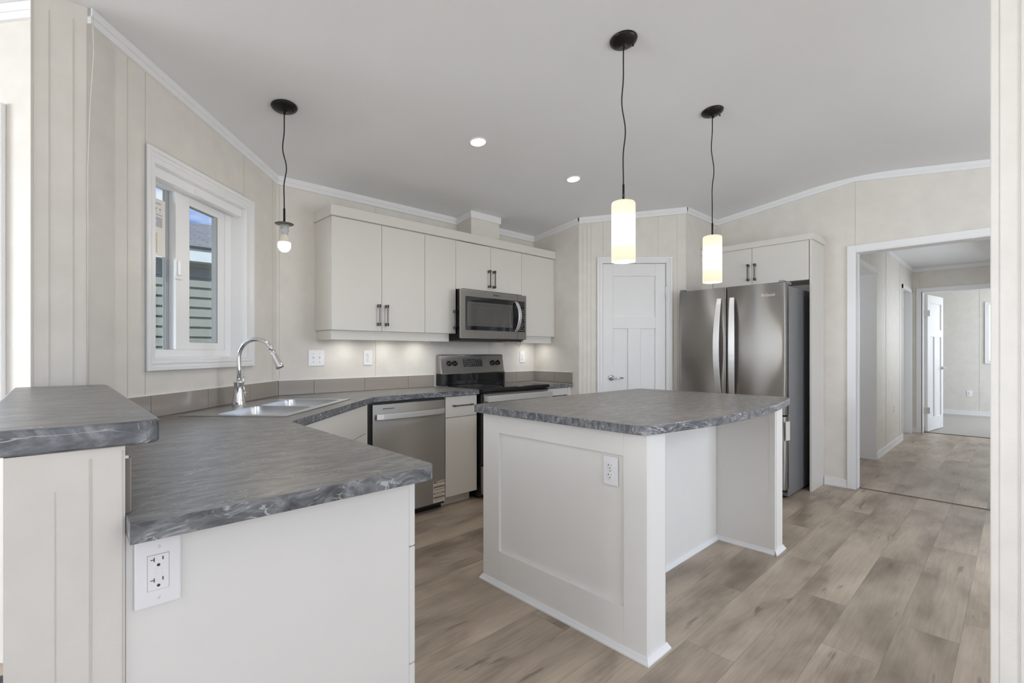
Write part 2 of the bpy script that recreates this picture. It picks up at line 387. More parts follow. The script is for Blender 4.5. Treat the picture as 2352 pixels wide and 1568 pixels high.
# ------------------------------------------------------------------ mesh builder
class MB:
    def __init__(s, M=None):
        s.v = []; s.f = []; s.M = M; s.sm = []
    def add(s, vs, fs, smooth=False, M=None):
        o = len(s.v)
        for p in vs:
            p = Vector(p)
            if M is not None: p = M @ p
            if s.M is not None: p = s.M @ p
            s.v.append(p)
        for f in fs:
            s.f.append([i + o for i in f]); s.sm.append(smooth)
        return s
    def box(s, x0, x1, y0, y1, z0, z1, M=None):
        if x0 > x1: x0, x1 = x1, x0
        if y0 > y1: y0, y1 = y1, y0
        if z0 > z1: z0, z1 = z1, z0
        vs = [(x, y, z) for z in (z0, z1) for y in (y0, y1) for x in (x0, x1)]
        return s.add(vs, [(0, 2, 3, 1), (4, 5, 7, 6), (0, 1, 5, 4), (2, 6, 7, 3), (0, 4, 6, 2), (1, 3, 7, 5)], M=M)
    def prism(s, poly, z0, z1, holes=(), M=None, smooth_side=False):
        # counter-clockwise outline, optional holes; z0/z1 numbers or functions of (x, y)
        fz0 = z0 if callable(z0) else (lambda x, y: z0)
        fz1 = z1 if callable(z1) else (lambda x, y: z1)
        loops = [list(poly)] + [list(h) for h in holes]
        flat = [p for l in loops for p in l]
        n = len(flat)
        if holes:
            tris = tessellate_polygon([[Vector((p[0], p[1], 0)) for p in l] for l in loops])
        else:
            tris = [tuple(range(n))]
        vs = [(p[0], p[1], fz0(*p)) for p in flat] + [(p[0], p[1], fz1(*p)) for p in flat]
        def up(t):
            a = 0
            for i in range(len(t)):
                p, q = flat[t[i]], flat[t[(i + 1) % len(t)]]
                a += p[0] * q[1] - q[0] * p[1]
            return t if a > 0 else tuple(reversed(t))
        tris = [up(tuple(t)) for t in tris]
        fs = [tuple(reversed(t)) for t in tris] + [tuple(i + n for i in t) for t in tris]
        s.add(vs, fs, M=M)
        o = 0
        base = len(s.v) - len(vs)
        for li, l in enumerate(loops):
            k = len(l)
            area2 = sum(l[i][0] * l[(i + 1) % k][1] - l[(i + 1) % k][0] * l[i][1] for i in range(k))
            fwd = (area2 > 0) == (li == 0)
            for i in range(k):
                a, b = o + i, o + (i + 1) % k
                q = (a, b, b + n, a + n) if fwd else (b, a, a + n, b + n)
                s.f.append([base + j for j in q]); s.sm.append(smooth_side)
            o += k
        return s
    def tube(s, pts, r, n=12, cap=True, M=None, radii=None):
        pts = [Vector(p) for p in pts]
        vs = []; fs = []
        prev = None
        for i, p in enumerate(pts):
            if i == 0: d = pts[1] - p
            elif i == len(pts) - 1: d = p - pts[i - 1]
            else: d = (pts[i + 1] - pts[i - 1])
            d.normalize()
            if prev is None:
                a = d.orthogonal().normalized()
            else:
                a = (prev - d * prev.dot(d)).normalized()
            prev = a
            b = d.cross(a)
            rr = radii[i] if radii else r
            for k in range(n):
                t = 2 * PI * k / n
                vs.append(p + (a * math.cos(t) + b * math.sin(t)) * rr)
        for i in range(len(pts) - 1):
            for k in range(n):
                k2 = (k + 1) % n
                fs.append((i * n + k, i * n + k2, (i + 1) * n + k2, (i + 1) * n + k))
        s.add(vs, fs, True, M=M)
        if cap:
            b0 = len(s.v) - len(vs)
            s.f.append([b0 + k for k in reversed(range(n))]); s.sm.append(False)
            s.f.append([b0 + (len(pts) - 1) * n + k for k in range(n)]); s.sm.append(False)
        return s
    def lathe(s, prof, n=28, M=None, cap=False):
        vs = []; fs = []
        for (r, z) in prof:
            for k in range(n):
                t = 2 * PI * k / n
                vs.append((r * math.cos(t), r * math.sin(t), z))
        for i in range(len(prof) - 1):
            for k in range(n):
                k2 = (k + 1) % n
                fs.append((i * n + k, i * n + k2, (i + 1) * n + k2, (i + 1) * n + k))
        s.add(vs, fs, True, M=M)
        return s
    def sweep(s, pts, side, w, h, M=None, ws=None):
        # rectangular section (w along the fixed side axis, h across) swept along pts
        side = Vector(side).normalized()
        pts = [Vector(p) for p in pts]
        vs = []; fs = []
        for i, p in enumerate(pts):
            if i == 0: d = pts[1] - p
            elif i == len(pts) - 1: d = p - pts[i - 1]
            else: d = pts[i + 1] - pts[i - 1]
            d.normalize(); nn = d.cross(side).normalized()
            ww = ws[i] if ws else w
            for a, b in ((-1, -1), (1, -1), (1, 1), (-1, 1)):
                vs.append(p + side * (a * ww / 2) + nn * (b * h / 2))
        for i in range(len(pts) - 1):
            for k in range(4):
                k2 = (k + 1) % 4
                fs.append((i * 4 + k, i * 4 + k2, (i + 1) * 4 + k2, (i + 1) * 4 + k))
        m = (len(pts) - 1) * 4
        fs += [(3, 2, 1, 0), (m, m + 1, m + 2, m + 3)]
        return s.add(vs, fs, M=M)
    def build(s, name, mat, parent=None, bevel=0.0, seg=2, smooth=False):
        me = bpy.data.meshes.new(name)
        off = Vector((0, 0, 0))
        if parent is not None and parent.get('_world'): off = Vector(parent['_world'])
        me.from_pydata([tuple(p - off) for p in s.v], [], s.f)
        me.materials.append(mat)
        for p, sm in zip(me.polygons, s.sm): p.use_smooth = sm or smooth
        bm = bmesh.new(); bm.from_mesh(me); bmesh.ops.recalc_face_normals(bm, faces=bm.faces)
        if bevel:
            ed = [e for e in bm.edges if len(e.link_faces) == 2 and e.calc_face_angle(0) > 0.6 and not (e.link_faces[0].smooth and e.link_faces[1].smooth)]
            if ed:
                bmesh.ops.bevel(bm, geom=ed, offset=bevel, segments=seg, affect='EDGES', clamp_overlap=True, profile=0.5)
        bm.to_mesh(me); bm.free()
        o = bpy.data.objects.new(name, me); COL.objects.link(o)
        if parent is not None:
            o.parent = parent
            if parent.get('_world'): o['_world'] = parent['_world']
        return o

def thing(name, label, cat, loc=(0, 0, 0), group=None, kind=None, world=True):
    o = bpy.data.objects.new(name, None); COL.objects.link(o)
    o.empty_display_size = 0.1
    if label: o['label'] = label
    if cat: o['category'] = cat
    if group: o['group'] = group
    if kind: o['kind'] = kind
    o.location = loc
    if world: o['_world'] = list(loc)
    return o
def tag(o, label, cat, group=None):
    o['label'] = label; o['category'] = cat
    if group: o['group'] = group
    return o
def structure(o):
    o['kind'] = 'structure'; return o
def place(o, loc, rz=0.0, rot=None):
    o.location = loc; o.rotation_euler = rot if rot else (0, 0, rz); return o
def dup(o, parent=None):
    c = o.copy(); COL.objects.link(c)
    if parent is not None: c.parent = parent
    for ch in list(o.children): dup(ch, c)
    return c
def text(body, size, mat, parent, loc, rot, name='lettering', ext=0.0004, align='CENTER', sx=1.0):
    cu = bpy.data.curves.new(name, 'FONT'); cu.body = body; cu.size = size; cu.extrude = ext
    cu.align_x = align; cu.align_y = 'CENTER'
    cu.materials.append(mat)
    o = bpy.data.objects.new(name, cu); COL.objects.link(o)
    off = Vector((0, 0, 0))
    if parent is not None:
        o.parent = parent
        if parent.get('_world'): off = Vector(parent['_world'])
    dg_ = bpy.context.evaluated_depsgraph_get()
    me = bpy.data.meshes.new_from_object(o.evaluated_get(dg_)); bpy.data.objects.remove(o)
    if not me.materials: me.materials.append(mat)
    o = bpy.data.objects.new(name, me); COL.objects.link(o)
    if parent is not None: o.parent = parent
    o.location = Vector(loc) - off; o.rotation_euler = rot; o.scale = (sx, 1, 1)
    return o

# diagonal frame: s runs along the window wall (x=y direction), t runs out of the room, z up
MD = Matrix(((1 / R2, -1 / R2, 0, 0), (1 / R2, 1 / R2, 0, 0), (0, 0, 1, 0), (0, 0, 0, 1)))
def DP(s, t, z=0.0): return MD @ Vector((s, t, z))

ZR = 2.40 + 0.13 * (3.51 - 0.98)
def zc(x, y):
    return 2.40 + 0.13 * (3.51 - y) if y >= 0.98 else ZR - 0.13 * (0.98 - y)

# ------------------------------------------------------------------ room shell
YB = 3.51
structure(MB().box(-7.1, 9.36, -1.7, 3.6, -0.08, 0.0).build('floor', M_floor))
fc = structure(MB().box(9.36, 12.7, -1.7, 3.6, -0.08, 0.0).build('floor_bedroom', M_carpet)); fc.name = 'floor.001'
structure(MB().box(9.335, 9.375, -0.1, 1.0, 0, 0.006).build('trim_1', M_thresh))
structure(MB().box(5.10, 5.116, -0.10, 0.97, 0, 0.004).build('trim_2', M_thresh))
mc = MB()
RW = 0.38
def zs(y):
    d = y - 0.98
    if abs(d) >= RW: return zc(0, y)
    return ZR - 0.13 * (d * d / (2 * RW) + RW / 2)
ys = [-1.75, 0.98 - RW] + [0.98 - RW + 2 * RW * k / 14 for k in range(1, 14)] + [0.98 + RW, 3.75]
vs = []
for y in ys:
    for x in (-7.1, 5.16): vs.append((x, y, zs(y)))
for y in ys:
    for x in (-7.1, 5.16): vs.append((x, y, zs(y) + .1))
n_ = len(ys)
mc.add(vs, [(2 * k, 2 * k + 2, 2 * k + 3, 2 * k + 1) for k in range(n_ - 1)], smooth=True)
mc.add(vs, [(2 * n_ + 2 * k, 2 * n_ + 2 * k + 1, 2 * n_ + 2 * k + 3, 2 * n_ + 2 * k + 2) for k in range(n_ - 1)]
       + [(2 * k, 2 * n_ + 2 * k, 2 * n_ + 2 * k + 2, 2 * k + 2) for k in range(n_ - 1)] + [(2 * k + 1, 2 * k + 3, 2 * n_ + 2 * k + 3, 2 * n_ + 2 * k + 1) for k in range(n_ - 1)]
       + [(0, 1, 2 * n_ + 1, 2 * n_), (2 * n_ - 2, 4 * n_ - 2, 4 * n_ - 1, 2 * n_ - 1)])
structure(mc.build('ceiling', M_ceil))
cc = structure(MB().box(5.16, 12.7, -1.7, 3.6, 2.43, 2.51).build('ceiling_hall', M_ceil)); cc.name = 'ceiling.001'

def wall(name, A, B, th, z0=0.0, z1=None, mat=None):
    # inside face runs A -> B with the room on its left-hand side; thickness goes to the right
    A = Vector(A); B = Vector(B); d = (B - A).normalized(); n = Vector((d.y, -d.x))
    cuts = [0.0, 1.0]
    if (A.y - 0.98) * (B.y - 0.98) < -1e-6: cuts.insert(1, (0.98 - A.y) / (B.y - A.y))
    m = MB()
    for a, b in zip(cuts, cuts[1:]):
        P = A.lerp(B, a); Q = A.lerp(B, b); P2 = P + n * th; Q2 = Q + n * th
        top = z1 if z1 is not None else (lambda x, y: zc(x, y) + 0.03)
        m.prism([tuple(Q), tuple(P), tuple(P2), tuple(Q2)] if False else [tuple(P), tuple(P2), tuple(Q2), tuple(Q)], z0, top)
    return m
def crown(n, A, B, h=0.060, th=0.014, flat=None, z=None):
    A = Vector(A); B = Vector(B); d = (B - A).normalized(); nn = Vector((-d.y, d.x))
    L = (B - A).length
    cuts = [0.0, 1.0]
    if flat is None and (A.y - 0.98) * (B.y - 0.98) < -1e-6: cuts.insert(1, (0.98 - A.y) / (B.y - A.y))
    m = MB()
    for a, b in zip(cuts, cuts[1:]):
        P = A.lerp(B, a); Q = A.lerp(B, b); P2 = P + nn * th; Q2 = Q + nn * th
        if flat is None:
            m.prism([tuple(P), tuple(Q), tuple(Q2), tuple(P2)], lambda x, y: zc(x, y) - h, lambda x, y: zc(x, y) - 0.001)
            P3 = P + nn * (th + .005); Q3 = Q + nn * (th + .005)
            m.prism([tuple(P), tuple(Q), tuple(Q3), tuple(P3)], lambda x, y: zc(x, y) - h * .55, lambda x, y: zc(x, y) - 0.001)
        else:
            m.prism([tuple(P), tuple(Q), tuple(Q2), tuple(P2)], flat - h, flat - 0.001)
    return structure(m.build('trim_%d' % n, M_white))
def base(n, A, B, h=0.07, th=0.012):
    A = Vector(A); B = Vector(B); d = (B - A).normalized(); nn = Vector((-d.y, d.x))
    m = MB().prism([tuple(A), tuple(B), tuple(B + nn * th), tuple(A + nn * th)], 0, h)
    m.prism([tuple(A), tuple(B), tuple(B + nn * (th + .004)), tuple(A + nn * (th + .004))], 0, 0.022)
    return structure(m.build('baseboard_%s' % n, M_white))
def seams(parent, A, B, dists, z0, z1, w=0.0035, top=True):
    A = Vector(A); B = Vector(B); d = (B - A).normalized(); nn = Vector((-d.y, d.x))
    m = MB()
    for q in dists:
        P = A + d * (q - w / 2); Q = A + d * (q + w / 2)
        zz = (lambda x, y: zc(x, y) - 0.055) if z1 is None else z1
        m.prism([tuple(P), tuple(Q), tuple(Q + nn * .0015), tuple(P + nn * .0015)], z0, zz)
    return m.build('seam', M_seam, parent)

# back wall (room on the left of travel from right to left)
w_back = structure(wall('b', (3.65, YB), (1.10, YB), 0.12).build('wall_back', M_wall))
seams(w_back, (3.65, YB), (1.10, YB), (3.65 - 3.031, 3.65 - 1.841, 3.65 - 1.118), 0.95, None)
# window wall, with an opening
tw = 2.41 / R2
s0, s1 = 3.61 / R2 - 0.7 + 0.0, 0
SA = (0.09 + 2.50) / R2; SB = (1.10 + 3.51) / R2
WS0, WS1, WZ0, WZ1 = 2.171, 2.889, 1.157, 2.062
mw = MB(MD)
def topd(s, t):
    p = DP(s, t); return zc(p.x, p.y) + 0.03
for a, b, z0, z1 in ((SA + .0005, WS0, 0, None), (WS1, SB + 0.06, 0, None), (WS0, WS1, 0, WZ0), (WS0, WS1, WZ1, None)):
    mw.prism([(a, tw), (b, tw), (b, tw + 0.15), (a, tw + 0.15)], z0, z1 if z1 else topd)
w_win = structure(mw.build('wall_window', M_wall))
ms = MB(MD)
def tops(s, t):
    p = DP(s, t); return zc(p.x, p.y) - 0.055
for sx, z0, z1 in ((2.116, 0.99, None), (2.873, 2.12, None), (2.873, 0.99, 1.13), (3.205, 0.99, None), (2.02, 0.99, None)):
    ms.prism([(sx - .0018, tw - .0015), (sx + .0018, tw - .0015), (sx + .0018, tw), (sx - .0018, tw)], z0, z1 if z1 else tops)
ms.build('seam', M_seam, w_win)
# column between the kitchen and the bay
w_col = structure(MB().prism([(-0.065, 2.50), (0.09, 2.50), (0.18, 2.59), (0.10, 2.66), (-0.065, 2.66)], 0, lambda x, y: zc(x, y) + .03).build('wall_column', M_wall))
ms = MB()
for x in (-0.018, 0.049, 0.088):
    ms.box(x - .0016, x + .0016, 2.4985, 2.50, 0, 2.47)
ms.box(-0.067, -0.061, 2.497, 2.50, 0, 2.52)
ms.build('seam', M_seam, w_col)
# corner bead curling loose beside the column
tag(MB().tube([(0.092, 2.490, 1.0), (0.091, 2.491, 1.9), (0.098, 2.488, 2.15), (0.108, 2.482, 2.36), (0.104, 2.482, 2.50)], 0.0022, 6).build('corner_bead', M_wall),
    'thin cream corner strip peeling away from the column beside the window wall', 'trim strip')
# bay wall
MBY = Matrix(((-1 / R2, 1 / R2, 0, 0), (1 / R2, 1 / R2, 0, 0), (0, 0, 1, 0), (0, 0, 0, 1)))
mby = MB(MBY); vb_ = 2.53 / R2; ub_ = 2.804 / R2
def topb(u, v):
    p = MBY @ Vector((u, v, 0)); return zc(p.x, p.y) + .03
for a, b, z0, z1 in ((1.86, ub_ + .06, 0, None), (ub_ + .84, 3.28, 0, None), (ub_ + .06, ub_ + .84, 0, .985), (ub_ + .06, ub_ + .84, 2.08, None)):
    mby.prism([(a, vb_), (b, vb_), (b, vb_ + .12), (a, vb_ + .12)], z0, z1 if z1 else topb)
w_bay = structure(mby.build('wall_bay', M_wall))
structure(wall('n', (-1.0, 3.58), (-7.1, 3.58), 0.12).build('wall_bay_back', M_wall))
w_end = MB()
# west end wall with a window opening
for y0, y1, z0, z1 in ((-1.7, 0.65, 0, None), (3.35, 3.7, 0, None), (0.65, 3.35, 0, 0.45), (0.65, 3.35, 2.12, None)):
    w_end.prism([(-7.1, y0), (-7.0, y0), (-7.0, y1), (-7.1, y1)], z0, z1 if z1 else (lambda x, y: zc(x, y) + .03))
structure(w_end.build('wall_end', M_wall))
wsth = MB()
for x0, x1, z0, z1 in ((-7.1, -4.0, 0, None), (-2.0, -.8, 0, None), (-4.0, -2.0, 0, .8), (-4.0, -2.0, 2.1, None), (1.0, 2.4, 0, None), (4.2, 5.2, 0, None), (-.8, 1.0, 0, .8), (-.8, 1.0, 2.1, None), (2.4, 4.2, 0, .8), (2.4, 4.2, 2.1, None)):
    wsth.prism([(x0, -1.7), (x1, -1.7), (x1, -1.6), (x0, -1.6)], z0, z1 if z1 else (lambda x, y: zc(x, y) + .03))
structure(wsth.build('wall_front', M_wall))

# wall stub at the right edge of the picture
w_r = structure(MB().prism([(1.83, -1.6), (1.95, -1.6), (1.95, 0.046), (1.83, 0.046)], 0, lambda x, y: zc(x, y) + .03).build('wall_right', M_wall))
mm = MB().box(1.824, 1.83, 0.036, 0.050, 0.0, 2.6).box(1.83, 1.95, 0.046, 0.052, 0.0, 2.6)
mm.build('corner_strip', M_wall, w_r)
structure(MB().box(1.828, 1.955, 0.046, 0.056, 0, 0.075).build('baseboard_right', M_white))
ms = MB(); ms.box(1.8275, 1.83, -.004, -.0012, 0, 2.55); ms.build('seam', M_seam, w_r)

# pantry walls
w_ps = structure(wall('ps', (3.65, 2.91), (3.65, YB + .1), 0.1).build('wall_pantry_side', M_wall))
sd = 6.56 / R2                        # x+y of the diagonal, as distance
MP = Matrix(((1 / R2, 1 / R2, 0, 0), (-1 / R2, 1 / R2, 0, 0), (0, 0, 1, 0), (0, 0, 0, 1)))   # q along (1,-1), r along (1,1)
def PP(q, r, z=0): return MP @ Vector((q, r, z))
Q0 = (3.65 - 2.91) / R2; Q1 = (4.375 - 2.185) / R2
DQ0, DQ1, DZ = 0.750, 1.357, 2.042
mp_ = MB(MP)
def topp(q, r):
    p = PP(q, r); return zc(p.x, p.y) + .03
for a, b, z0, z1 in ((Q0, DQ0 - .012, 0, None), (DQ1 + .012, Q1, 0, None), (DQ0 - .012, DQ1 + .012, DZ + .012, None)):
    mp_.prism([(a, sd), (b, sd), (b, sd + .1), (a, sd + .1)], z0, z1 if z1 else topp)
w_pd = structure(mp_.build('wall_pantry', M_wall))
ms = MB(MP)
def topps(q, r):
    p = PP(q, r); return zc(p.x, p.y) - .055
for q, z0 in ((0.56, 0), (0.60, 0), (0.64, 0), (0.755, 2.1), (1.28, 2.1), (1.46, 0), (1.545, 0)):
    ms.prism([(q - .0015, sd - .0015), (q + .0015, sd - .0015), (q + .0015, sd), (q - .0015, sd)], z0, topps)
ms.build('seam', M_seam, w_pd)
w_pr = structure(wall('pr', (5.06, 2.185), (4.375, 2.185), 0.1).build('wall_alcove', M_wall))

# hall wall with a wide cased opening
XH = 5.035
mh = MB()
mh.prism([(XH, .98), (XH + .12, .98), (XH + .12, 2.3), (XH, 2.3)], 0, lambda x, y: zc(x, y) + .03)
mh.prism([(XH, -.1), (XH + .12, -.1), (XH + .12, .98), (XH, .98)], 2.062, lambda x, y: zc(x, y) + .03)
mh.prism([(XH, -1.7), (XH + .12, -1.7), (XH + .12, -.1), (XH, -.1)], 0, lambda x, y: zc(x, y) + .03)
w_hall = structure(mh.build('wall_hall', M_wall))
ms = MB(); ms.prism([(XH - .0015, .972), (XH, .972), (XH, .976), (XH - .0015, .976)], 2.1, 2.67); ms.prism([(XH - .0015, 2.14), (XH, 2.14), (XH, 2.144), (XH - .0015, 2.144)], 2.2, 2.5); ms.build('seam', M_seam, w_hall)
# cased opening
t = MB()
t.box(XH - .018, XH, .966, 1.031, 0, 2.114).box(XH - .018, XH, -.1, .966, 2.057, 2.114).box(XH - .018, XH, -.165, -.1, 0, 2.114)
t.box(XH - .012, XH + .13, .966, .981, 0, 2.062).box(XH - .012, XH + .13, -.1, .981, 2.05, 2.0625).box(XH - .012, XH + .13, -.115, -.1, 0, 2.062)
t.box(XH + .05, XH + .062, .958, .966, 0, 2.05)
structure(t.build('trim_3', M_white, bevel=.002))
base('hall_wall', (XH, 1.031), (XH, 1.205))

# hall interior
HL = 1.085
mh = MB()
mh.box(6.58, 8.30, HL, HL + .5, 0, 2.5)
mh.box(XH + .12, 6.58, HL, HL + .12, 2.07, 2.5).box(XH + .12, XH + .2, HL, HL + .12, 0, 2.07)
mh.box(8.30, 9.12, HL, HL + .12, 2.07, 2.5).box(9.12, 9.27, HL, HL + .12, 0, 2.5)
mh.box(XH + .12, 8.3, HL + .9, HL + 1.0, 0, 2.5)
w_hl = structure(mh.build('wall_hall_left', M_wall))
ms = MB()
for x in (7.15, 8.12): ms.box(x - .004, x + .004, HL - .002, HL, .07, 2.38)
ms.build('seam', M_seam, w_hl)
structure(MB().box(6.565, 6.58, HL - .012, HL + .5, 0, 2.07).box(XH + .12, 6.58, HL - .012, HL, 2.055, 2.11)
          .box(XH + .12, 6.58, HL, HL + .12, 2.055, 2.07).build('trim_4', M_white))
structure(MB().box(8.30, 8.33, HL - .012, HL, 0, 2.11).box(9.09, 9.12, HL - .012, HL, 0, 2.11).box(8.3, 9.12, HL - .012, HL, 2.055, 2.11).box(9.09, 9.12, HL, HL + .12, 0, 2.07).build('trim_5', M_white))
structure(MB().box(8.31, 9.11, HL + .085, HL + .12, 0.01, 2.065).build('door_2', M_door))
base('hall_left', (8.30, HL), (6.59, HL), h=.075)
crown(6, (9.25, HL), (XH + .12, HL), flat=2.43, h=.055)
base('hall_end', (9.25, 1.04), (9.25, HL - .001))
# end wall of the hall with its doorway
XE = 9.25
mh = MB().box(XE, XE + .12, .98, 3.0, 0, 2.5).box(XE, XE + .12, -.1, .98, 2.07, 2.5).box(XE, XE + .12, -1.7, -.1, 0, 2.5)
w_he = structure(mh.build('wall_hall_end', M_wall))
MB().box(XE - .002, XE, .998, 1.002, 2.12, 2.38).build('seam', M_seam, w_he)
structure(MB().box(XE - .015, XE, .975, 1.04, 0, 2.127).box(XE - .015, XE, -.1, .975, 2.067, 2.127).box(XE - .015, XE + .125, .965, .982, 0, 2.072)
          .box(XE - .01, XE + .125, -.1, .98, 2.06, 2.072).build('trim_7', M_white))
crown(8, (XE, -.1), (XE, HL), flat=2.43, h=.055)
structure(MB().box(XH + .12, 9.37, -.22, -.10, 0, 2.5).build('wall_hall_right', M_wall))
# bedroom
XF = 12.5
w_bd = structure(MB().box(XF, XF + .12, -1.7, 3.6, 0, 2.5).build('wall_bedroom', M_wall))
MB().box(XF - .002, XF, .496, .500, 0.07, 2.4).build('seam', M_seam, w_bd)
structure(MB().box(9.37, 12.62, 3.5, 3.6, 0, 2.5).build('wall_bedroom_left', M_wall))
structure(MB().box(9.37, 10.2, -1.7, -1.6, 0, 2.5).box(12.2, 12.6, -1.7, -1.6, 0, 2.5).box(10.2, 12.2, -1.7, -1.6, 0, .8).box(10.2, 12.2, -1.7, -1.6, 2.1, 2.5).build('wall_bedroom_right', M_wall))
base('bedroom', (XF, -1.6), (XF, 3.5), h=.08)

# crown strips in the kitchen
crown(9, (3.65, YB), (3.16 - .19, YB)); crown(10, (2.64, YB), (1.10, YB))
mtr = MB(MD)
mtr.prism([(SA, tw - .014), (SB, tw - .014), (SB, tw), (SA, tw)], lambda s, t: topd(s, t) - .03 - .060, lambda s, t: topd(s, t) - .031)
mtr.prism([(SA, tw - .019), (SB, tw - .019), (SB, tw), (SA, tw)], lambda s, t: topd(s, t) - .03 - .033, lambda s, t: topd(s, t) - .031)
structure(mtr.build('trim_11', M_white))
crown(12, (3.65, 2.91), (3.65, YB)); crown(13, (4.375, 2.185), (3.65, 2.91)); crown(14, (5.035, 2.185), (4.375, 2.185)); crown(15, (5.035, -1.6), (5.035, 2.185))
crown(16, (-0.05, 2.58), (-1.05, 3.58))
# vent chase
structure(MB().box(2.64, 2.97, 3.30, YB + .02, 2.20, zc(0, 3.30) + .03).build('wall_chase', M_wall))
crown(17, (2.64, 3.30), (2.64, YB)) if False else None
mt = MB()
mt.box(2.628, 2.982, 3.288, 3.30, zc(0, 3.3) - .060, zc(0, 3.3) + .0005)
mt.prism([(2.628, 3.3005), (2.64, 3.3005), (2.64, YB - .012), (2.628, YB - .012)], lambda x, y: zc(x, y) - .060, lambda x, y: zc(x, y) - .001)
mt.prism([(2.97, 3.3005), (2.982, 3.3005), (2.982, YB - .012), (2.97, YB - .012)], lambda x, y: zc(x, y) - .060, lambda x, y: zc(x, y) - .001)
structure(mt.build('trim_17', M_white))

# low wall carrying the raised bar
w_low = structure(MB().box(-.062, .093, 1.135, 2.50, 0, 1.017).build('wall_bar', M_wall))
MB().box(.043, .0465, 1.1335, 1.135, 0, 1.0).box(-.0015, .0, 1.1340, 1.135, 0, .95).box(.0885, .0905, 1.1333, 1.135, 0, 1.01).build('seam', M_seam, w_low)
tagm = MB().box(-.9, -.075, 1.6, 2.55, 0, .012).build('carpet_mat', M_mat)
tag(tagm, 'dark grey carpet mat on the floor left of the bar wall', 'mat')

# ------------------------------------------------------------------ kitchen window
win = thing('window_1', None, None, tuple(DP(2.53, tw, WZ0)), kind='structure')
cas = MB(MD)
CS0, CS1, CZ0, CZ1 = 2.106, 2.964, 1.132, 2.114
def ring(m, a0, a1, z0, z1, b0, b1, y0, y1, zz0, zz1):
    m.box(a0, b0, y0, y1, z0, z1); m.box(b1, a1, y0, y1, z0, z1)
    m.box(b0, b1, y0, y1, z0, zz0); m.box(b0, b1, y0, y1, zz1, z1)
ring(cas, 2.112, 2.964, 1.104, 2.125, WS0 - .012, WS1 - .004, tw - .012, tw, WZ0 + .004, WZ1 - .004)
ring(cas, 2.112, 2.964, 1.104, 2.125, 2.130, 2.946, tw - .019, tw, 1.124, 2.105)
ring(cas, 2.136, 2.936, 1.134, 2.095, 2.144, 2.926, tw - .016, tw, 1.144, 2.085)
cas.build('window_casing', M_white, win, bevel=.002)
rv = MB(MD)
ring(rv, WS0 - .001, WS1 + .001, WZ0 - .001, WZ1 + .001, WS0 + .006, WS1 - .006, tw - .001, tw + .15, WZ0 + .006, WZ1 - .006)
rv.build('window_reveal', M_white, win)
fr = MB(MD)
TF = tw + .13
ring(fr, WS0 + .006, WS1 - .006, WZ0 + .006, WZ1 - .006, WS0 + .032, WS1 - .060, TF - .045, TF + .02, WZ0 + .045, WZ1 - .045)
fr.box(2.430, 2.464, TF - .012, TF + .02, WZ0 + .045, WZ1 - .045)
fr.build('window_frame', M_vinylwhite, win, bevel=.002)
sa = MB(MD)
ring(sa, 2.430, 2.828, WZ0 + .045, WZ1 - .045, 2.530, 2.768, TF - .040, TF - .010, WZ0 + .085, WZ1 - .088)
sash = sa.build('window_sash', M_vinylwhite, win, bevel=.003)
sg = MB(MD)
ring(sg, 2.527, 2.771, WZ0 + .082, WZ1 - .085, 2.532, 2.753, TF - .038, TF - .012, WZ0 + .087, WZ1 - .090)
sg.build('window_gasket', M_gasket, sash)
MB(MD).box(2.530, 2.768, TF - .027, TF - .023, WZ0 + .085, WZ1 - .088).build('window_pane', M_glass, sash)
lk = MB(MD); lk.box(2.412, 2.462, TF - .052, TF - .040, 1.565, 1.665); lk.box(2.420, 2.442, TF - .066, TF - .050, 1.585, 1.655); lk.box(2.435, 2.458, TF - .060, TF - .050, 1.63, 1.645)
lk.build('window_latch', M_vinylwhite, sash, bevel=.004)
fs = MB(MD)
fs.box(WS0 + .032, 2.404, TF, TF + .006, WZ0 + .045, WZ1 - .045)
fs.build('window_pane', M_glass, win)
g2 = MB(MD); g2.box(2.404, 2.430, TF - .004, TF + .012, WZ0 + .045, WZ1 - .045); g2.build('window_gasket', M_gasket, win)
br = MB(MD); br.box(WS0 + .01, WS1 - .01, tw + .015, tw + .055, WZ1 - .052, WZ1 - .006); br.box(2.46, 2.53, tw + .008, tw + .018, WZ1 - .047, WZ1 - .022)
br.build('window_head_rail', M_vinylwhite, win, bevel=.003)
# energy label stuck to the left pane
stk = thing('window_sticker', 'white window rating sticker on the upper left window pane', 'sticker', tuple(DP(2.31, TF, 1.70)))
SZ0, SZ1, SS0, SS1, TS = 1.672, 1.955, 2.245, 2.412, TF - .003
MB(MD).box(SS0, SS1, TS, TS + .001, SZ0, SZ1).build('paper', M_label, stk)
bx = MB(MD)
bx.box(SS0 + .01, SS1 - .028, TS - .0005, TS, 1.815, 1.865).box(SS0 + .01, SS1 - .028, TS - .0005, TS, 1.872, 1.880)
bx.build('grey_band', M_labelg, stk)
MB(MD).box(SS0 + .05, SS0 + .10, TS - .0007, TS, 1.838, 1.846).box(SS0 + .05, SS0 + .09, TS - .0007, TS, 1.852, 1.858).build('white_line', M_label, stk)
mn = MB(MD); mn.box(SS0 + .01, SS0 + .105, TS - .0006, TS, 1.685, 1.785); mn.build('manila_panel', M_manila, stk)
ik = MB(MD)
for i in range(5):
    ik.lathe([(0, -.0003), (.006, -.0003), (.006, .0003), (0, .0003)], 8, M=Matrix.Translation((SS0 + .02 + i * .026, TS - .0006, 1.905)) @ Matrix.Rotation(PI / 2, 4, 'X'))
    ik.box(SS0 + .017 + i * .026, SS0 + .023 + i * .026, TS - .0006, TS, 1.888, 1.893)
ik.box(SS0 + .02, SS0 + .13, TS - .0006, TS, 1.928, 1.936)
ik.build('print', M_labelg, stk)

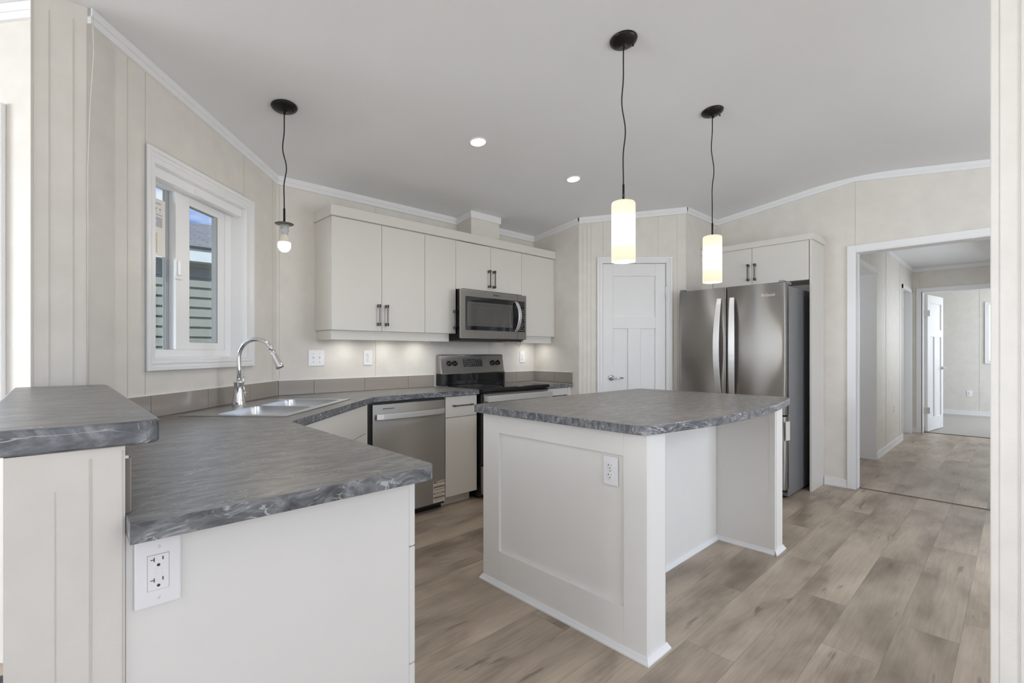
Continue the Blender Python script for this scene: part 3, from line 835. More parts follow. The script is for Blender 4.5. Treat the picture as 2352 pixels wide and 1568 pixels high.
# bay window casing at the left edge
wb_ = thing('window_2', None, None, (-.6, 3.13, 1.0), kind='structure')
MB2 = Matrix(((-1 / R2, 1 / R2, 0, 0), (1 / R2, 1 / R2, 0, 0), (0, 0, 1, 0), (0, 0, 0, 1)))   # u along (-1,1), v out of the room (1,1)
ub = (2.667 + .137) / R2; vb = 2.53 / R2
c2 = MB(MB2)
c2.box(ub, ub + .062, vb - .02, vb, .93, 2.137).box(ub + .062, ub + .90, vb - .02, vb, 2.075, 2.137).box(ub + .062, ub + .90, vb - .02, vb, .93, .99).box(ub + .84, ub + .90, vb - .02, vb, .99, 2.075)
c2.build('window_casing', M_white, wb_, bevel=.004)
c2 = MB(MB2); c2.box(ub + .061, ub + .11, vb + .04, vb + .09, .986, 2.079).box(ub + .79, ub + .839, vb + .04, vb + .09, .986, 2.079).box(ub + .11, ub + .79, vb + .04, vb + .09, .986, 1.03).box(ub + .11, ub + .79, vb + .04, vb + .09, 2.035, 2.079)
c2.build('window_frame', M_vinylwhite, wb_, bevel=.003)
c2 = MB(MB2); c2.box(ub + .11, ub + .79, vb + .062, vb + .066, 1.03, 2.035); c2.build('window_pane', M_glass, wb_)

# bedroom window edge
wc_ = thing('window_3', None, None, (XF, .2, 1.0), kind='structure')
c3 = MB(); ring(c3, -.55, .428, .974, 2.118, -.49, .368, XF - .02, XF, 1.034, 2.058)
c3.M = None
c3 = MB()
c3.box(XF - .02, XF, .368, .428, .974, 2.118).box(XF - .02, XF, -.55, -.49, .974, 2.118).box(XF - .02, XF, -.49, .368, 2.058, 2.118).box(XF - .02, XF, -.49, .368, .974, 1.034)
c3.build('window_casing', M_white, wc_, bevel=.003)
MB().box(XF - .006, XF - .002, -.49, .368, 1.034, 2.058).build('window_pane', emit('bright_daylit_pane', (0.9, 0.95, 1.0), 0.9), wc_)

# ------------------------------------------------------------------ pantry door
def panel_door(root, w, h, th, M, mat, hidden=True):
    """craftsman leaf: one square panel over two tall ones. local x across, y thickness (front at y=0), z up"""
    st = .098; m = MB(M)
    rails = ((0, .10 + .07), (h * .698, h * .745), (h - .115, h))
    zb, zm0, zm1, zt = .20, 1.408, 1.515, h - .118
    m.box(0, st, 0, th, 0, h).box(w - st, w, 0, th, 0, h)
    m.box(st, w - st, 0, th, 0, zb).box(st, w - st, 0, th, zm0, zm1).box(st, w - st, 0, th, zt, h)
    cx = w / 2
    m.box(cx - .058, cx + .058, 0, th, zb, zm0)
    o = m.build('door_frame', mat, root, bevel=.002)
    p = MB(M)
    for a, b, z0, z1 in ((st, w - st, zm1, zt), (st, cx - .058, zb, zm0), (cx + .058, w - st, zb, zm0)):
        p.box(a, b, .013, th - .013, z0, z1)
    p.build('door_panel', mat, root)
dr = thing('door_1', None, None, tuple(PP(1.05, sd, 0)), kind='structure')
MDoor = MP @ Matrix.Translation((DQ0 + .003, sd + .012, .01))
panel_door(dr, DQ1 - DQ0 - .006, DZ - .013, .035, MDoor, M_door)
jb = MB(MP)
jb.box(DQ0 - .012, DQ0, sd - .004, sd + .1, 0, DZ).box(DQ1, DQ1 + .012, sd - .004, sd + .1, 0, DZ).box(DQ0 - .012, DQ1 + .012, sd - .004, sd + .1, DZ, DZ + .012)
jb.build('door_jamb', M_white, dr)
jb = MB(MP)
jb.box(DQ0, DQ0 + .002, sd + .03, sd + .05, 0, DZ).box(DQ0 - .001, DQ1 + .001, sd + .049, sd + .052, 0, DZ)
jb.build('door_gap', M_cabin, dr)
cs = MB(MP)
for k, (o1, o0, th) in enumerate(((.050, 0.004, .010), (.050, .030, .018), (.024, .014, .014))):
    cs.box(DQ0 - .012 - o1 + .008, DQ0 - .012 - o0 + .008, sd - th, sd, 0, DZ + .008 + o1)
    cs.box(DQ1 + .012 + o0 - .008, DQ1 + .012 + o1 - .008, sd - th, sd, 0, DZ + .008 + o1)
    cs.box(DQ0 - .012 - o0 + .008, DQ1 + .012 + o0 - .008, sd - th, sd, DZ + .008 + o0, DZ + .008 + o1)
cs.build('door_casing', M_white, dr, bevel=.0015)
hd = MB(MP @ Matrix.Translation((DQ0 + .085, sd + .012, .943)))
hd.lathe([(0, 0), (.030, 0), (.030, .006), (.022, .012), (0.012, .014), (.010, .045), (0, .045)], 24, M=Matrix.Rotation(PI / 2, 4, 'X'))
hd.tube([(0, -.042, 0), (.03, -.046, 0), (.105, -.044, 0)], .010, 12)
hd.build('door_handle', M_chrome, dr)
hg = MB(MP)
hg.tube([(DQ1 - .001, sd + .004, 1.72), (DQ1 - .001, sd + .004, 1.82)], .007, 8)
hg.build('hinge', M_white, dr)

# bedroom door, standing open
d3 = thing('door_3', None, None, (9.39, .962, 0), kind='structure')
ang = math.atan2(-.115, .745)
MO = Matrix.Translation((9.385, .960, .012)) @ Matrix.Rotation(ang, 4, 'Z')
panel_door(d3, .74, 2.03, .035, MO @ Matrix.Translation((0, -.035, 0)), M_door)
hh = MB(MO)
hh.lathe([(0, 0), (.028, 0), (.028, .006), (.012, .012), (.010, .045), (0, .045)], 20, M=Matrix.Translation((.675, -.035, .93)) @ Matrix.Rotation(PI / 2, 4, 'X'))
hh.tube([(.675, -.08, .93), (.59, -.083, .93)], .009, 10)
hh.tube([(.745, -.018, .93), (.80, -.018, .93)], .008, 8)
hh.build('door_handle', M_nickel, d3)
for z in (.28, 1.72):
    MB().box(9.372, 9.386, .90, .965, z, z + .09).build('hinge', M_nickel, d3)

# ------------------------------------------------------------------ wall plates
def plate(name, w, h, holes, label, loc, rz, group=None, kind='outlet', rot=None):
    """local frame: plate face looks along -y, base point at its middle"""
    r = thing(name, label, 'switch' if kind == 'switch' else 'outlet', (0, 0, 0), group, world=False)
    MB().box(-w / 2, w / 2, -.006, 0, -h / 2, h / 2).build('cover_plate', M_plastic, r, bevel=.003)
    if kind == 'duplex':
        for k in (-1, 1):
            m = MB().lathe([(0, 0), (.0165, 0), (.0165, .0026), (.015, .003), (0, .003)], 24, M=Matrix.Translation((0, -.0055, k * .0195)) @ Matrix.Rotation(PI / 2, 4, 'X'))
            f = m.build('socket', M_plastic, r)
            sl = MB(); zc_ = k * .0195
            sl.box(-.0075, -.0060, -.0092, -.0084, zc_ + .0005, zc_ + .009); sl.box(.0060, .0073, -.0092, -.0084, zc_ + .0015, zc_ + .008)
            sl.box(-.0105, -.0060, -.0092, -.0084, zc_ + .004, zc_ + .0055)
            sl.lathe([(0, 0), (.0024, 0), (.0024, .0006), (0, .0006)], 10, M=Matrix.Translation((0, -.0086, zc_ - .007)) @ Matrix.Rotation(PI / 2, 4, 'X'))
            sl.build('slot', M_slot, f)
        MB().lathe([(0, 0), (.003, 0), (.003, .001), (0, .001)], 10, M=Matrix.Translation((0, -.006, 0)) @ Matrix.Rotation(PI / 2, 4, 'X')).build('screw', M_nickel, r)
    if kind == 'gfci':
        MB().box(-.0172, .0172, -.0062, -.0059, -.0340, .0340).build('joint', M_cabin, r)
        f = MB().box(-.0166, .0166, -.0080, -.0055, -.0334, .0334).build('socket', M_plastic, r, bevel=.001)
        sl = MB()
        for k in (1, -1):
            zc_ = k * .0195 + .003
            sl.box(-.0075, -.0060, -.0086, -.0078, zc_ - .0015, zc_ + .0065); sl.box(-.0125, -.0065, -.0086, -.0078, zc_ + .002, zc_ + .0034)
            sl.box(.0060, .0078, -.0086, -.0078, zc_, zc_ + .0065)
            sl.lathe([(0, 0), (.0027, 0), (.0027, .0006), (0, .0006)], 12, M=Matrix.Translation((0, -.0079, zc_ - .0085)) @ Matrix.Rotation(PI / 2, 4, 'X'))
        sl.build('slot', M_slot, f)
        for z in (.0005, -.0075):
            MB().box(-.006, .006, -.0088, -.0078, z, z + .0068).build('button', M_plastic, f, bevel=.0005)
        for z in (-.048, .048):
            MB().lathe([(0, 0), (.0032, 0), (.0032, .001), (0, .001)], 12, M=Matrix.Translation((0, -.006, z)) @ Matrix.Rotation(PI / 2, 4, 'X')).build('screw', M_plastic, r)
    if kind == 'switch':
        for x in holes:
            MB().box(x - .005, x + .005, -.0075, -.0055, -.012, .012).build('switch_frame', M_plastic, r, bevel=.0005)
            MB().sweep([(x, -.005, 0), (x, -.018, .009)], (1, 0, 0), .0065, .007).build('toggle', M_plastic, r)
            for z in (-.03, .03):
                MB().lathe([(0, 0), (.003, 0), (.003, .001), (0, .001)], 10, M=Matrix.Translation((x, -.006, z)) @ Matrix.Rotation(PI / 2, 4, 'X')).build('screw', M_nickel, r)
    place(r, loc, rz, rot)
    return r
plate('wall_switch', .116, .116, (-.023, .023), 'white double toggle switch plate on the backsplash wall left of the outlet', (1.372, YB, 1.147), 0, kind='switch')
plate('outlet', .072, .116, (), 'white duplex outlet on the back wall between the switch plate and the range', (1.773, YB, 1.146), 0, kind='duplex')
plate('outlet', .070, .115, (), 'white duplex outlet on the back wall right of the range', (3.475, YB, 1.140), 0, kind='duplex')
plate('outlet', .070, .116, (), 'white duplex outlet on the island end panel', (1.640 + .008, 1.147, .705), -PI / 2, kind='duplex')
plate('outlet', .0735, .130, (), 'white ground fault outlet with T slots under the peninsula worktop edge', (.1425, 1.139, .770), 0, kind='gfci')
plate('outlet', .075, .115, (), 'small white outlet low on the far bedroom wall', (XF, .636, .408), -PI / 2, kind='duplex')
plate('outlet', .070, .115, (), 'white outlet low on the left hall wall', (7.70, HL, .47), 0, kind='duplex')

# ------------------------------------------------------------------ cabinet handles
def handle(parent, p, axis, L=.155, out=(0, -1, 0), label=None, r=.0042):
    """bar pull: middle point p on the face, axis = direction of the bar"""
    a = Vector(axis).normalized(); o = Vector(out).normalized(); c = a.cross(o)
    M = Matrix((( a.x, c.x, o.x, p[0]), (a.y, c.y, o.y, p[1]), (a.z, c.z, o.z, p[2]), (0, 0, 0, 1)))
    m = MB(M)
    m.box(-L / 2, L / 2, -.005, .005, .026, .033)
    for k in (-1, 1):
        m.box(k * L / 2, k * (L / 2 - .022), -.0085, .0085, 0, .033)
    return m.build('handle', M_handle, parent, bevel=.0012)
def thinpull(parent, p, axis, L=.14, out=(0, -1, 0)):
    a = Vector(axis).normalized(); o = Vector(out).normalized(); c = a.cross(o)
    M = Matrix((( a.x, c.x, o.x, p[0]), (a.y, c.y, o.y, p[1]), (a.z, c.z, o.z, p[2]), (0, 0, 0, 1)))
    m = MB(M); m.box(-L / 2, L / 2, -.005, .005, .024, .031)
    for k in (-1, 1): m.box(k * L / 2, k * (L / 2 - .012), -.005, .005, 0, .031)
    return m.build('handle', M_handle, parent, bevel=.001)

# ------------------------------------------------------------------ upper cabinets
YF = 3.22; DT = .019
UZ0, UZ1 = 1.343, 2.122
def upper(label, x0, x1, z0, doors, left_end=False):
    r = thing('wall_cabinet', label, 'cabinet', ((x0 + x1) / 2, YF, z0), 'row of wall cabinets above the range wall')
    MB().box(x0, x1, YF + DT + .002, YB - .002, z0 + .001, UZ1).build('cabinet_body', M_cab, r, bevel=.001)
    for (a, b, hx) in doors:
        d = MB().box(a + .0016, b - .0016, YF, YF + DT, z0, UZ1 - .003).build('door', M_cab, r, bevel=.0012)
        if hx: handle(d, (hx, YF, z0 + .116), (0, 0, 1))
    return r
upper('wide two door wall cabinet at the left end of the upper row', 1.362, 2.111, UZ0, ((1.362, 1.738, 1.708), (1.738, 2.111, 1.772)))
upper('narrow single door wall cabinet directly left of the microwave', 2.111, 2.413, UZ0, ((2.111, 2.413, 2.391),))
upper('short two door wall cabinet above the microwave', 2.413, 3.181, 1.716, ((2.413, 2.797, 2.770), (2.797, 3.181, 2.825)))
upper('single door wall cabinet right of the microwave next to the pantry wall', 3.181, 3.626, UZ0, ((3.181, 3.626, None),))
tag(MB().prism([(1.352, 3.205), (3.648, 3.205), (3.648, 3.222), (1.37, 3.222), (1.37, YB - .001), (1.352, YB - .001)], 2.124, 2.196).build('cabinet_crown_board', M_cab, bevel=.0015),
    'flat cream crown board running along the top of the upper cabinets', 'crown board')
v = thing('light_valance', 'cream light valance under the upper cabinets left of the microwave', 'valance', (1.8, 3.24, 1.28))
MB().prism([(1.372, 3.247), (2.362, 3.247), (2.362, 3.262), (1.388, 3.262), (1.388, YB - .001), (1.372, YB - .001)], 1.276, 1.3425).build('board', M_cab, v, bevel=.001)
v = thing('light_valance', 'cream light valance under the cabinet right of the microwave', 'valance', (3.4, 3.24, 1.28))
MB().box(3.195, 3.626, 3.247, 3.262, 1.276, 1.3425).build('board', M_cab, v, bevel=.001)
tag(MB().box(3.6275, 3.649, 3.225, YB - .001, 1.343, 2.122).build('filler_strip', M_cab), 'narrow cream filler strip between the right wall cabinet and the pantry wall', 'filler strip')

# under-cabinet puck lights
def puck(x, y, label, power):
    r = thing('puck_light', label, 'light', (x, y, 1.342), 'puck lights under the wall cabinets')
    MB(Matrix.Translation((x, y, 1.342))).lathe([(0, 0), (.034, 0), (.034, -.012), (.028, -.016), (.026, -.016)], 24).build('housing', M_white, r)
    MB(Matrix.Translation((x, y, 1.3262))).lathe([(.026, 0), (0, -.001)], 24).build('lens', M_puck, r)
    l = bpy.data.lights.new('puck_lamp', 'SPOT'); l.energy = power; l.spot_size = math.radians(165); l.spot_blend = 1.0; l.shadow_soft_size = .02; l.color = (1, .96, .9)
    o = bpy.data.objects.new('puck_lamp', l); COL.objects.link(o); o.parent = r; o.location = (0, 0, -.022)
puck(1.57, 3.37, 'leftmost round puck light under the wide wall cabinet', 2.1)
puck(1.90, 3.37, 'round puck light under the wide wall cabinet nearer the microwave', 2.1)
puck(2.20, 3.37, 'round puck light under the narrow wall cabinet by the microwave', 2.1)
puck(3.50, 3.36, 'round puck light under the wall cabinet right of the microwave', 2.2)
tag(MB().tube([(2.17, 3.30, 1.276), (2.18, 3.30, 1.262), (2.195, 3.30, 1.266), (2.21, 3.30, 1.258), (2.22, 3.30, 1.276)], .0025, 6).build('light_wire', M_clear),
    'short clear wire loop hanging below the left light valance', 'wire')
tag(MB().tube([(3.19, 3.31, 1.276), (3.20, 3.30, 1.262), (3.225, 3.30, 1.258), (3.25, 3.30, 1.262), (3.262, 3.31, 1.276)], .0022, 6).tube([(3.225, 3.30, 1.258), (3.232, 3.30, 1.24)], .002, 6).build('light_wire', M_nickel),
    'short grey wire hanging below the valance right of the microwave', 'wire')

# ------------------------------------------------------------------ backsplash
def splash(label, A, B, cuts, z0=.8895, z1=.992, th=.009, tail=None):
    A = Vector(A); B = Vector(B); d = (B - A).normalized(); nn = Vector((-d.y, d.x)); L = (B - A).length
    r = thing('backsplash', label, 'backsplash', tuple(((A + B) / 2).to_3d() + Vector((0, 0, z0))), 'taupe tile backsplash strips')
    m = MB(); cs_ = [0] + list(cuts) + [L]
    for a, b in zip(cs_, cs_[1:]):
        P = A + d * (a + .0015); Q = A + d * (b - .0015)
        m.prism([tuple(P), tuple(Q), tuple(Q + nn * th), tuple(P + nn * th)], z0 + .002, z1)
    m.build('tile', M_tile, r, bevel=.0008)
    MB().prism([tuple(A), tuple(B), tuple(B + nn * (th - .002)), tuple(A + nn * (th - .002))], z0, z1 - .001).build('grout', M_grout, r)
    MB().prism([tuple(A), tuple(B), tuple(B + nn * .006), tuple(A + nn * .006)], z1, z1 + .005).build('sealant', M_sealant, r)
    return r
splash('taupe tile strip along the back wall left of the range', (2.388, YB), (1.11, YB), (2.388 - 2.132, 2.388 - 1.744, 2.388 - 1.354))
splash('taupe tile strip along the back wall right of the range', (3.648, YB), (3.18, YB), (.26,))
a_, b_ = DP(SB - .004, tw), DP(SA + .02, tw)
splash('taupe tile strip under the kitchen window behind the sink', (a_.x, a_.y), (b_.x, b_.y), (SB - 2.933, SB - 2.539, SB - 2.143))
splash('taupe tile strip on the pantry wall beside the small worktop', (3.65, 2.99), (3.65, YB - .01), (.23,))
splash('taupe tile strip against the low bar wall', (.093, 2.49), (.093, 1.145), (.3, .7, 1.1), th=.010)

# ------------------------------------------------------------------ worktops
CT, CB = .889, .852
sk0, sk1, st0, st1 = 2.215, 3.005, 1.118, 1.604
hole = [DP(a, b).to_2d() for a, b in ((sk0, st0), (sk1, st0), (sk1, st1), (sk0, st1))]
def arc(cx, cy, r, a0, a1, n=6):
    return [(cx + r * math.cos(math.radians(a0 + (a1 - a0) * i / n)), cy + r * math.sin(math.radians(a0 + (a1 - a0) * i / n))) for i in range(n + 1)]
out = [(.094, 1.068)] + arc(.705, 1.103, .035, -90, 0) + [(.740, 2.155), (.752, 2.185), (1.535, 2.968), (1.575, 2.985), (2.472, 2.985), (2.472, 3.42), (2.405, 3.425), (2.405, YB - .001), (1.10, YB - .001)]
p_ = DP(SA, tw); out += [(p_.x + .01, p_.y - .001), (.094, 2.48)]
mt = MB().prism(out, CB, CT, holes=[[tuple(h) for h in hole]])
tag(shade_edges(mt.build('worktop', M_top, bevel=.003)), 'long slate laminate worktop running from the peninsula past the sink to the range', 'worktop')
tag(shade_edges(MB().prism([(3.272, 2.985), (3.649, 2.985), (3.649, YB - .001), (3.272, YB - .001)], CB, CT).build('worktop', M_top, bevel=.003)),
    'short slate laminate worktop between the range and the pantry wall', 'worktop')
isl = [(1.585, 1.02), (1.590, .990), (1.602, .968), (1.625, .955), (1.66, .945), (1.784, .921), (1.90, .901), (2.015, .884), (2.12, .874), (2.23, .866), (2.42, .860), (2.62, .864), (2.78, .880), (2.912, .897), (3.10, .924), (3.19, .942), (3.225, .958), (3.245, .985), (3.25, 1.02), (3.225, 1.955), (3.20, 1.985), (1.62, 1.985), (1.592, 1.965), (1.582, 1.935)]
tag(shade_edges(MB().prism(isl, .877, .914).build('worktop', M_top, bevel=.003)), 'slate laminate island worktop with a bowed front edge and rounded corners', 'worktop')
bar = [(-.108, 1.135), (.05, 1.125)] + arc(.115, 1.158, .032, -75, 0) + [(.147, 2.40), (.143, 2.495), (-.108, 2.495)]
tag(shade_edges(MB().prism(bar, 1.018, 1.062).build('bar_top', M_top, bevel=.004)), 'raised slate laminate bar top on the low wall at left', 'bar top')

# ------------------------------------------------------------------ sink and tap
sk = thing('kitchen_sink', 'double bowl stainless steel sink set diagonally below the window', 'sink', tuple(DP(2.61, 1.36, CT)))
def rrect(a0, a1, b0, b1, r, n=4):
    return arc(a1 - r, b1 - r, r, 0, 90, n) + arc(a0 + r, b1 - r, r, 90, 180, n) + arc(a0 + r, b0 + r, r, 180, 270, n) + arc(a1 - r, b0 + r, r, 270, 360, n)
bw = [(2.245, 2.598, 1.150, 1.475), (2.622, 2.975, 1.150, 1.475)]
dk = MB(MD).prism([(2.200, 1.103), (3.018, 1.103), (3.018, 1.618), (2.200, 1.618)], CT + .0002, CT + .0045, holes=[rrect(*b, .045) for b in bw])
dk.build('rim', M_sink, sk, bevel=.0015)
for b in bw:
    rr0 = rrect(*b, .045); rr1 = rrect(b[0] + .012, b[1] - .012, b[2] + .012, b[3] - .012, .05)
    n = len(rr0); m = MB(MD); D = -.19
    m.add([(p[0], p[1], CT + .004) for p in rr0] + [(p[0], p[1], CT + D) for p in rr1], [(i, (i + 1) % n, n + (i + 1) % n, n + i) for i in range(n)] + [tuple(range(n, 2 * n))], smooth=False)
    bo = m.build('bowl', M_sink, sk)
    for pl in bo.data.polygons:
        if len(pl.vertices) == 4: pl.use_smooth = True
    MB(MD @ Matrix.Translation(((b[0] + b[1]) / 2, (b[2] + b[3]) / 2, CT + D + .001))).lathe([(0, .0), (.02, 0), (.036, .003), (.042, .001)], 20).build('drain', M_chrome, sk)
fp = DP(2.600, 1.568)
tp = thing('kitchen_tap', 'tall chrome gooseneck tap with pull down spray head behind the sink', 'tap', (fp.x, fp.y, CT + .0045))
MT = Matrix.Translation((fp.x, fp.y, CT + .0045)) @ Matrix.Rotation(-PI / 4, 4, 'Z')      # local +x points into the room over the bowls
MB(MT).lathe([(.0, 0), (.034, 0), (.035, .012), (.031, .03), (.026, .07), (.023, .10), (.025, .125), (.029, .130), (.027, .136), (.018, .138), (.013, .142), (0, .142)], 28).build('base', M_chrome, tp)
neck = [(0, 0, .13), (0, 0, .20), (0, 0, .27)]
Rn = .095
for i in range(1, 17):
    a = PI - (PI * .88) * i / 16
    neck.append((Rn + Rn * math.cos(a), 0, .27 + Rn * math.sin(a) * 1.02))
MB(MT).tube(neck, .0115, 16).build('neck', M_chrome, tp)
e0 = Vector(neck[-1]); dd = (Vector(neck[-1]) - Vector(neck[-2])).normalized()
MB(MT).tube([e0, e0 + dd * .02, e0 + dd * .06, e0 + dd * .098, e0 + dd * .106], .02, 18, radii=[.0125, .0150, .0175, .0215, .0205]).build('spray_head', M_chrome, tp)
MB(MT).box(e0.x + .016, e0.x + .026, -.006, .006, e0.z - .055, e0.z - .02).build('button', M_blackm, tp, bevel=.002)
# lever on the camera-right side
lv = MB(MT)
lv.tube([(0, .012, .062), (0, .052, .062)], .019, 16, radii=[.021, .017])
lv.build('valve', M_chrome, tp)
lv = MB(MT)
lv.tube([(0, .045, .062), (.0, .048, .09), (-.004, .043, .125), (-.006, .046, .150), (-.004, .052, .160)], .005, 10, radii=[.006, .0045, .005, .0085, .0055])
lv.build('lever', M_chrome, tp)

# ------------------------------------------------------------------ base cabinets
KZ = .10
# peninsula cabinet
pc = thing('base_cabinet', 'peninsula base cabinet with a plain cream end panel below the worktop overhang', 'cabinet', (.4, 1.15, 0))
MB().box(.104, .700, 1.162, 2.15, KZ, CB - .001).build('cabinet_body', M_cab, pc)
MB().box(.0945, .6995, 1.145, 1.161, 0, CB - .001).build('end_panel', M_isl, pc, bevel=.001)
MB().box(.104, .64, 1.162, 2.15, 0, KZ).build('toe_kick', M_cab, pc)
zz = (.105, .336, .657, .846)
for a, b in zip(zz, zz[1:]):
    d = MB().box(.701, .719, 1.147, 1.90, a + .002, b - .002).build('drawer', M_isl, pc, bevel=.001)
    thinpull(d, (.719, 1.52, (a + b) / 2), (0, 1, 0), out=(1, 0, 0))
# sink cabinet, diagonal
sc_ = thing('base_cabinet', 'diagonal sink base cabinet with a cream front facing the island', 'cabinet', tuple(DP(2.61, 1.1, 0)))
tF = 1.415 / R2 + .024
body = [(.745, 2.20), (1.50, 2.955), (1.50, YB - .03), (1.12, YB - .03), (.16, 2.50), (.16, 2.20)]
mb_ = MB(MD).prism([(2.10, tF + .02), (3.14, tF + .02), (3.14, 1.09), (2.10, 1.09)], KZ, CB - .001)
mb_.build('cabinet_body', M_cab, sc_)
MB(MD).prism([(2.10, tF + .08), (3.14, tF + .08), (3.14, 1.10), (2.10, 1.10)], 0, KZ).build('toe_kick', M_cab, sc_)
MB(MD).box(2.12, 3.10, tF, tF + .019, .664, .846).build('drawer_front', M_cab, sc_, bevel=.001)
for a, b, hx in ((2.12, 2.61, 2.57), (2.61, 3.10, 2.65)):
    d = MB(MD).box(a + .0015, b - .0015, tF, tF + .019, .105, .660).build('door', M_cab, sc_, bevel=.001)
    o_ = MD.to_3x3() @ Vector((0, -1, 0)); p_ = DP(hx, tF, .56)
    handle(d, tuple(p_), (0, 0, 1), out=tuple(o_))
tag(MB().box(1.502, 1.512, 2.998, 3.45, 0.0, CB - .001).build('cabinet_side_panel', M_cab), 'narrow cream side panel between the sink cabinet and the dishwasher', 'panel')
# drawer base between dishwasher and range
YD = 3.008
dc = thing('base_cabinet', 'narrow base cabinet with one drawer over a door between dishwasher and range', 'cabinet', (2.3, 3.05, 0))
MB().box(2.158, 2.462, YD + .021, YB - .03, KZ, CB - .001).build('cabinet_body', M_cab, dc)
MB().box(2.12, 2.445, YD + .075, YB - .03, 0, KZ).build('toe_kick', M_cab, dc)
d = MB().box(2.157, 2.463, YD, YD + .019, .688, .846).build('drawer', M_cab, dc, bevel=.001)
thinpull(d, (2.317, YD, .776), (1, 0, 0), L=.19)
d = MB().box(2.157, 2.463, YD, YD + .019, .080, .684).build('door', M_cab, dc, bevel=.001)
rc = thing('base_cabinet', 'base cabinet under the short worktop right of the range', 'cabinet', (3.46, 3.05, 0))
MB().box(3.278, 3.60, YD + .021, YB - .03, KZ, CB - .001).build('cabinet_body', M_cab, rc)
MB().box(3.278, 3.60, YD + .075, YB - .03, 0, KZ).build('toe_kick', M_cab, rc)
MB().box(3.603, 3.648, YD, YD + .25, 0, CB - .001).build('filler', M_cab, rc)
d = MB().box(3.277, 3.600, YD, YD + .019, .688, .846).build('drawer', M_cab, rc, bevel=.001)
thinpull(d, (3.46, YD, .778), (1, 0, 0), L=.19)
MB().box(3.277, 3.600, YD, YD + .019, .105, .684).build('door', M_cab, rc, bevel=.001)

# ------------------------------------------------------------------ dishwasher
dw = thing('dishwasher', 'stainless steel dishwasher with a curved bar handle beside the sink cabinet', 'dishwasher', (1.84, 3.0, 0))
MB().box(1.520, 2.150, 3.022, 3.45, .04, .846).build('tub', M_blackm, dw)
MB().box(1.530, 2.150, 3.06, 3.40, 0, .10).build('toe_plate', M_black, dw)
# slightly crowned door
n = 14; prof = []
x0, x1 = 1.551, 2.141
for i in range(n + 1):
    u = i / n; prof.append((x0 + (x1 - x0) * u, 3.000 - .010 * (1 - (2 * u - 1) ** 2)))
MB().prism([*prof, (x1, 3.022), (x0, 3.022)], .062, .831, smooth_side=False).build('door', M_steel, dw)
ddr = dw.children[-1]
hp = [(x0 + .022 + (x1 - x0 - .034) * i / 12, 3.000 - .010 - .034 * (1 - (2 * i / 12 - 1) ** 2) ** .5 if 0 < i < 12 else 2.985, .748 + .0) for i in range(13)]
MB().sweep(hp, (0, 0, 1), .038, .012).build('handle', M_steelbright, dw, bevel=.002)
MB().box(1.623, 1.710, 2.9905, 2.997, .799, .803).build('vent_slot', M_slot, dw)
lb = MB().box(2.035, 2.137, 2.9920, 2.9995, .068, .222).build('care_label', M_label, dw)
m = MB(); 
for z0, z1 in ((.209, .222), (.174, .190), (.160, .166), (.128, .142), (.096, .112)): m.box(2.037, 2.135, 2.9914, 2.9921, z0, z1)
m.build('stripe', M_labelb, lb)
text('IMPORTANT', .012, M_label, lb, (2.095, 2.9911, .2155), (PI / 2, 0, 0), sx=.9)
text('IMPORTANT', .013, M_label, lb, (2.086, 2.9911, .135), (PI / 2, 0, 0), sx=1.0)
m = MB()
for z in (.197, .150, .118, .088, .080): m.box(2.045, 2.125, 2.9913, 2.9921, z, z + .0022)
m.build('print', M_ink, lb)
MB().lathe([(0, 0), (.007, 0)], 3, M=Matrix.Translation((2.046, 2.9912, .2155)) @ Matrix.Rotation(PI / 2, 4, 'X')).build('hazard_mark', M_black, lb)

# ------------------------------------------------------------------ range
RX0, RX1 = 2.478, 3.268
rg = thing('range_cooker', 'black and stainless electric range with glass hob between the worktops', 'cooker', ((RX0 + RX1) / 2, 3.0, 0))
MB().box(RX0 + .004, RX1 - .004, 2.985, 3.415, .03, .868).build('body', M_black, rg)
MB().box(RX0 + .02, RX1 - .02, 3.03, 3.45, 0, .03).build('plinth', M_blackm, rg)
MB().box(RX0, RX1, 2.945, 3.43, .868, .897).build('hob_frame', M_black, rg, bevel=.004)
hb = MB().box(RX0 + .012, RX1 - .012, 2.965, 3.40, .897, .8985).build('hob_glass', M_glassblk, rg)
m = MB()
for cx, cy, rr in ((2.68, 3.10, .105), (3.07, 3.10, .085), (2.68, 3.31, .075), (3.07, 3.31, .10)):
    MB().lathe([(rr - .0015, 0), (rr, .0003), (rr + .0015, 0)], 40, M=Matrix.Translation((cx, cy, .8986))).build('burner_ring', M_labelg, hb)
od = MB().box(RX0 + .006, RX1 - .006, 2.956, 2.985, .285, .862).build('oven_door', M_glassblk, rg, bevel=.004)
MB().box(RX0 + .012, RX1 - .012, 2.951, 2.957, .775, .850).build('door_band', M_steel, od)
hp = [(RX0 + .03, 2.952, .815), (RX0 + .035, 2.905, .815), (RX1 - .035, 2.905, .815), (RX1 - .03, 2.952, .815)]
m = MB(); m.box(RX0 + .022, RX1 - .004, 2.900, 2.914, .788, .840); m.box(RX0 + .022, RX0 + .05, 2.912, 2.955, .792, .836); m.box(RX1 - .032, RX1 - .004, 2.912, 2.955, .792, .836)
m.build('oven_handle', M_steelbright, od, bevel=.004)
MB().box(RX0 + .006, RX1 - .006, 2.958, 2.985, .045, .268).build('storage_drawer', M_steel, rg, bevel=.004)
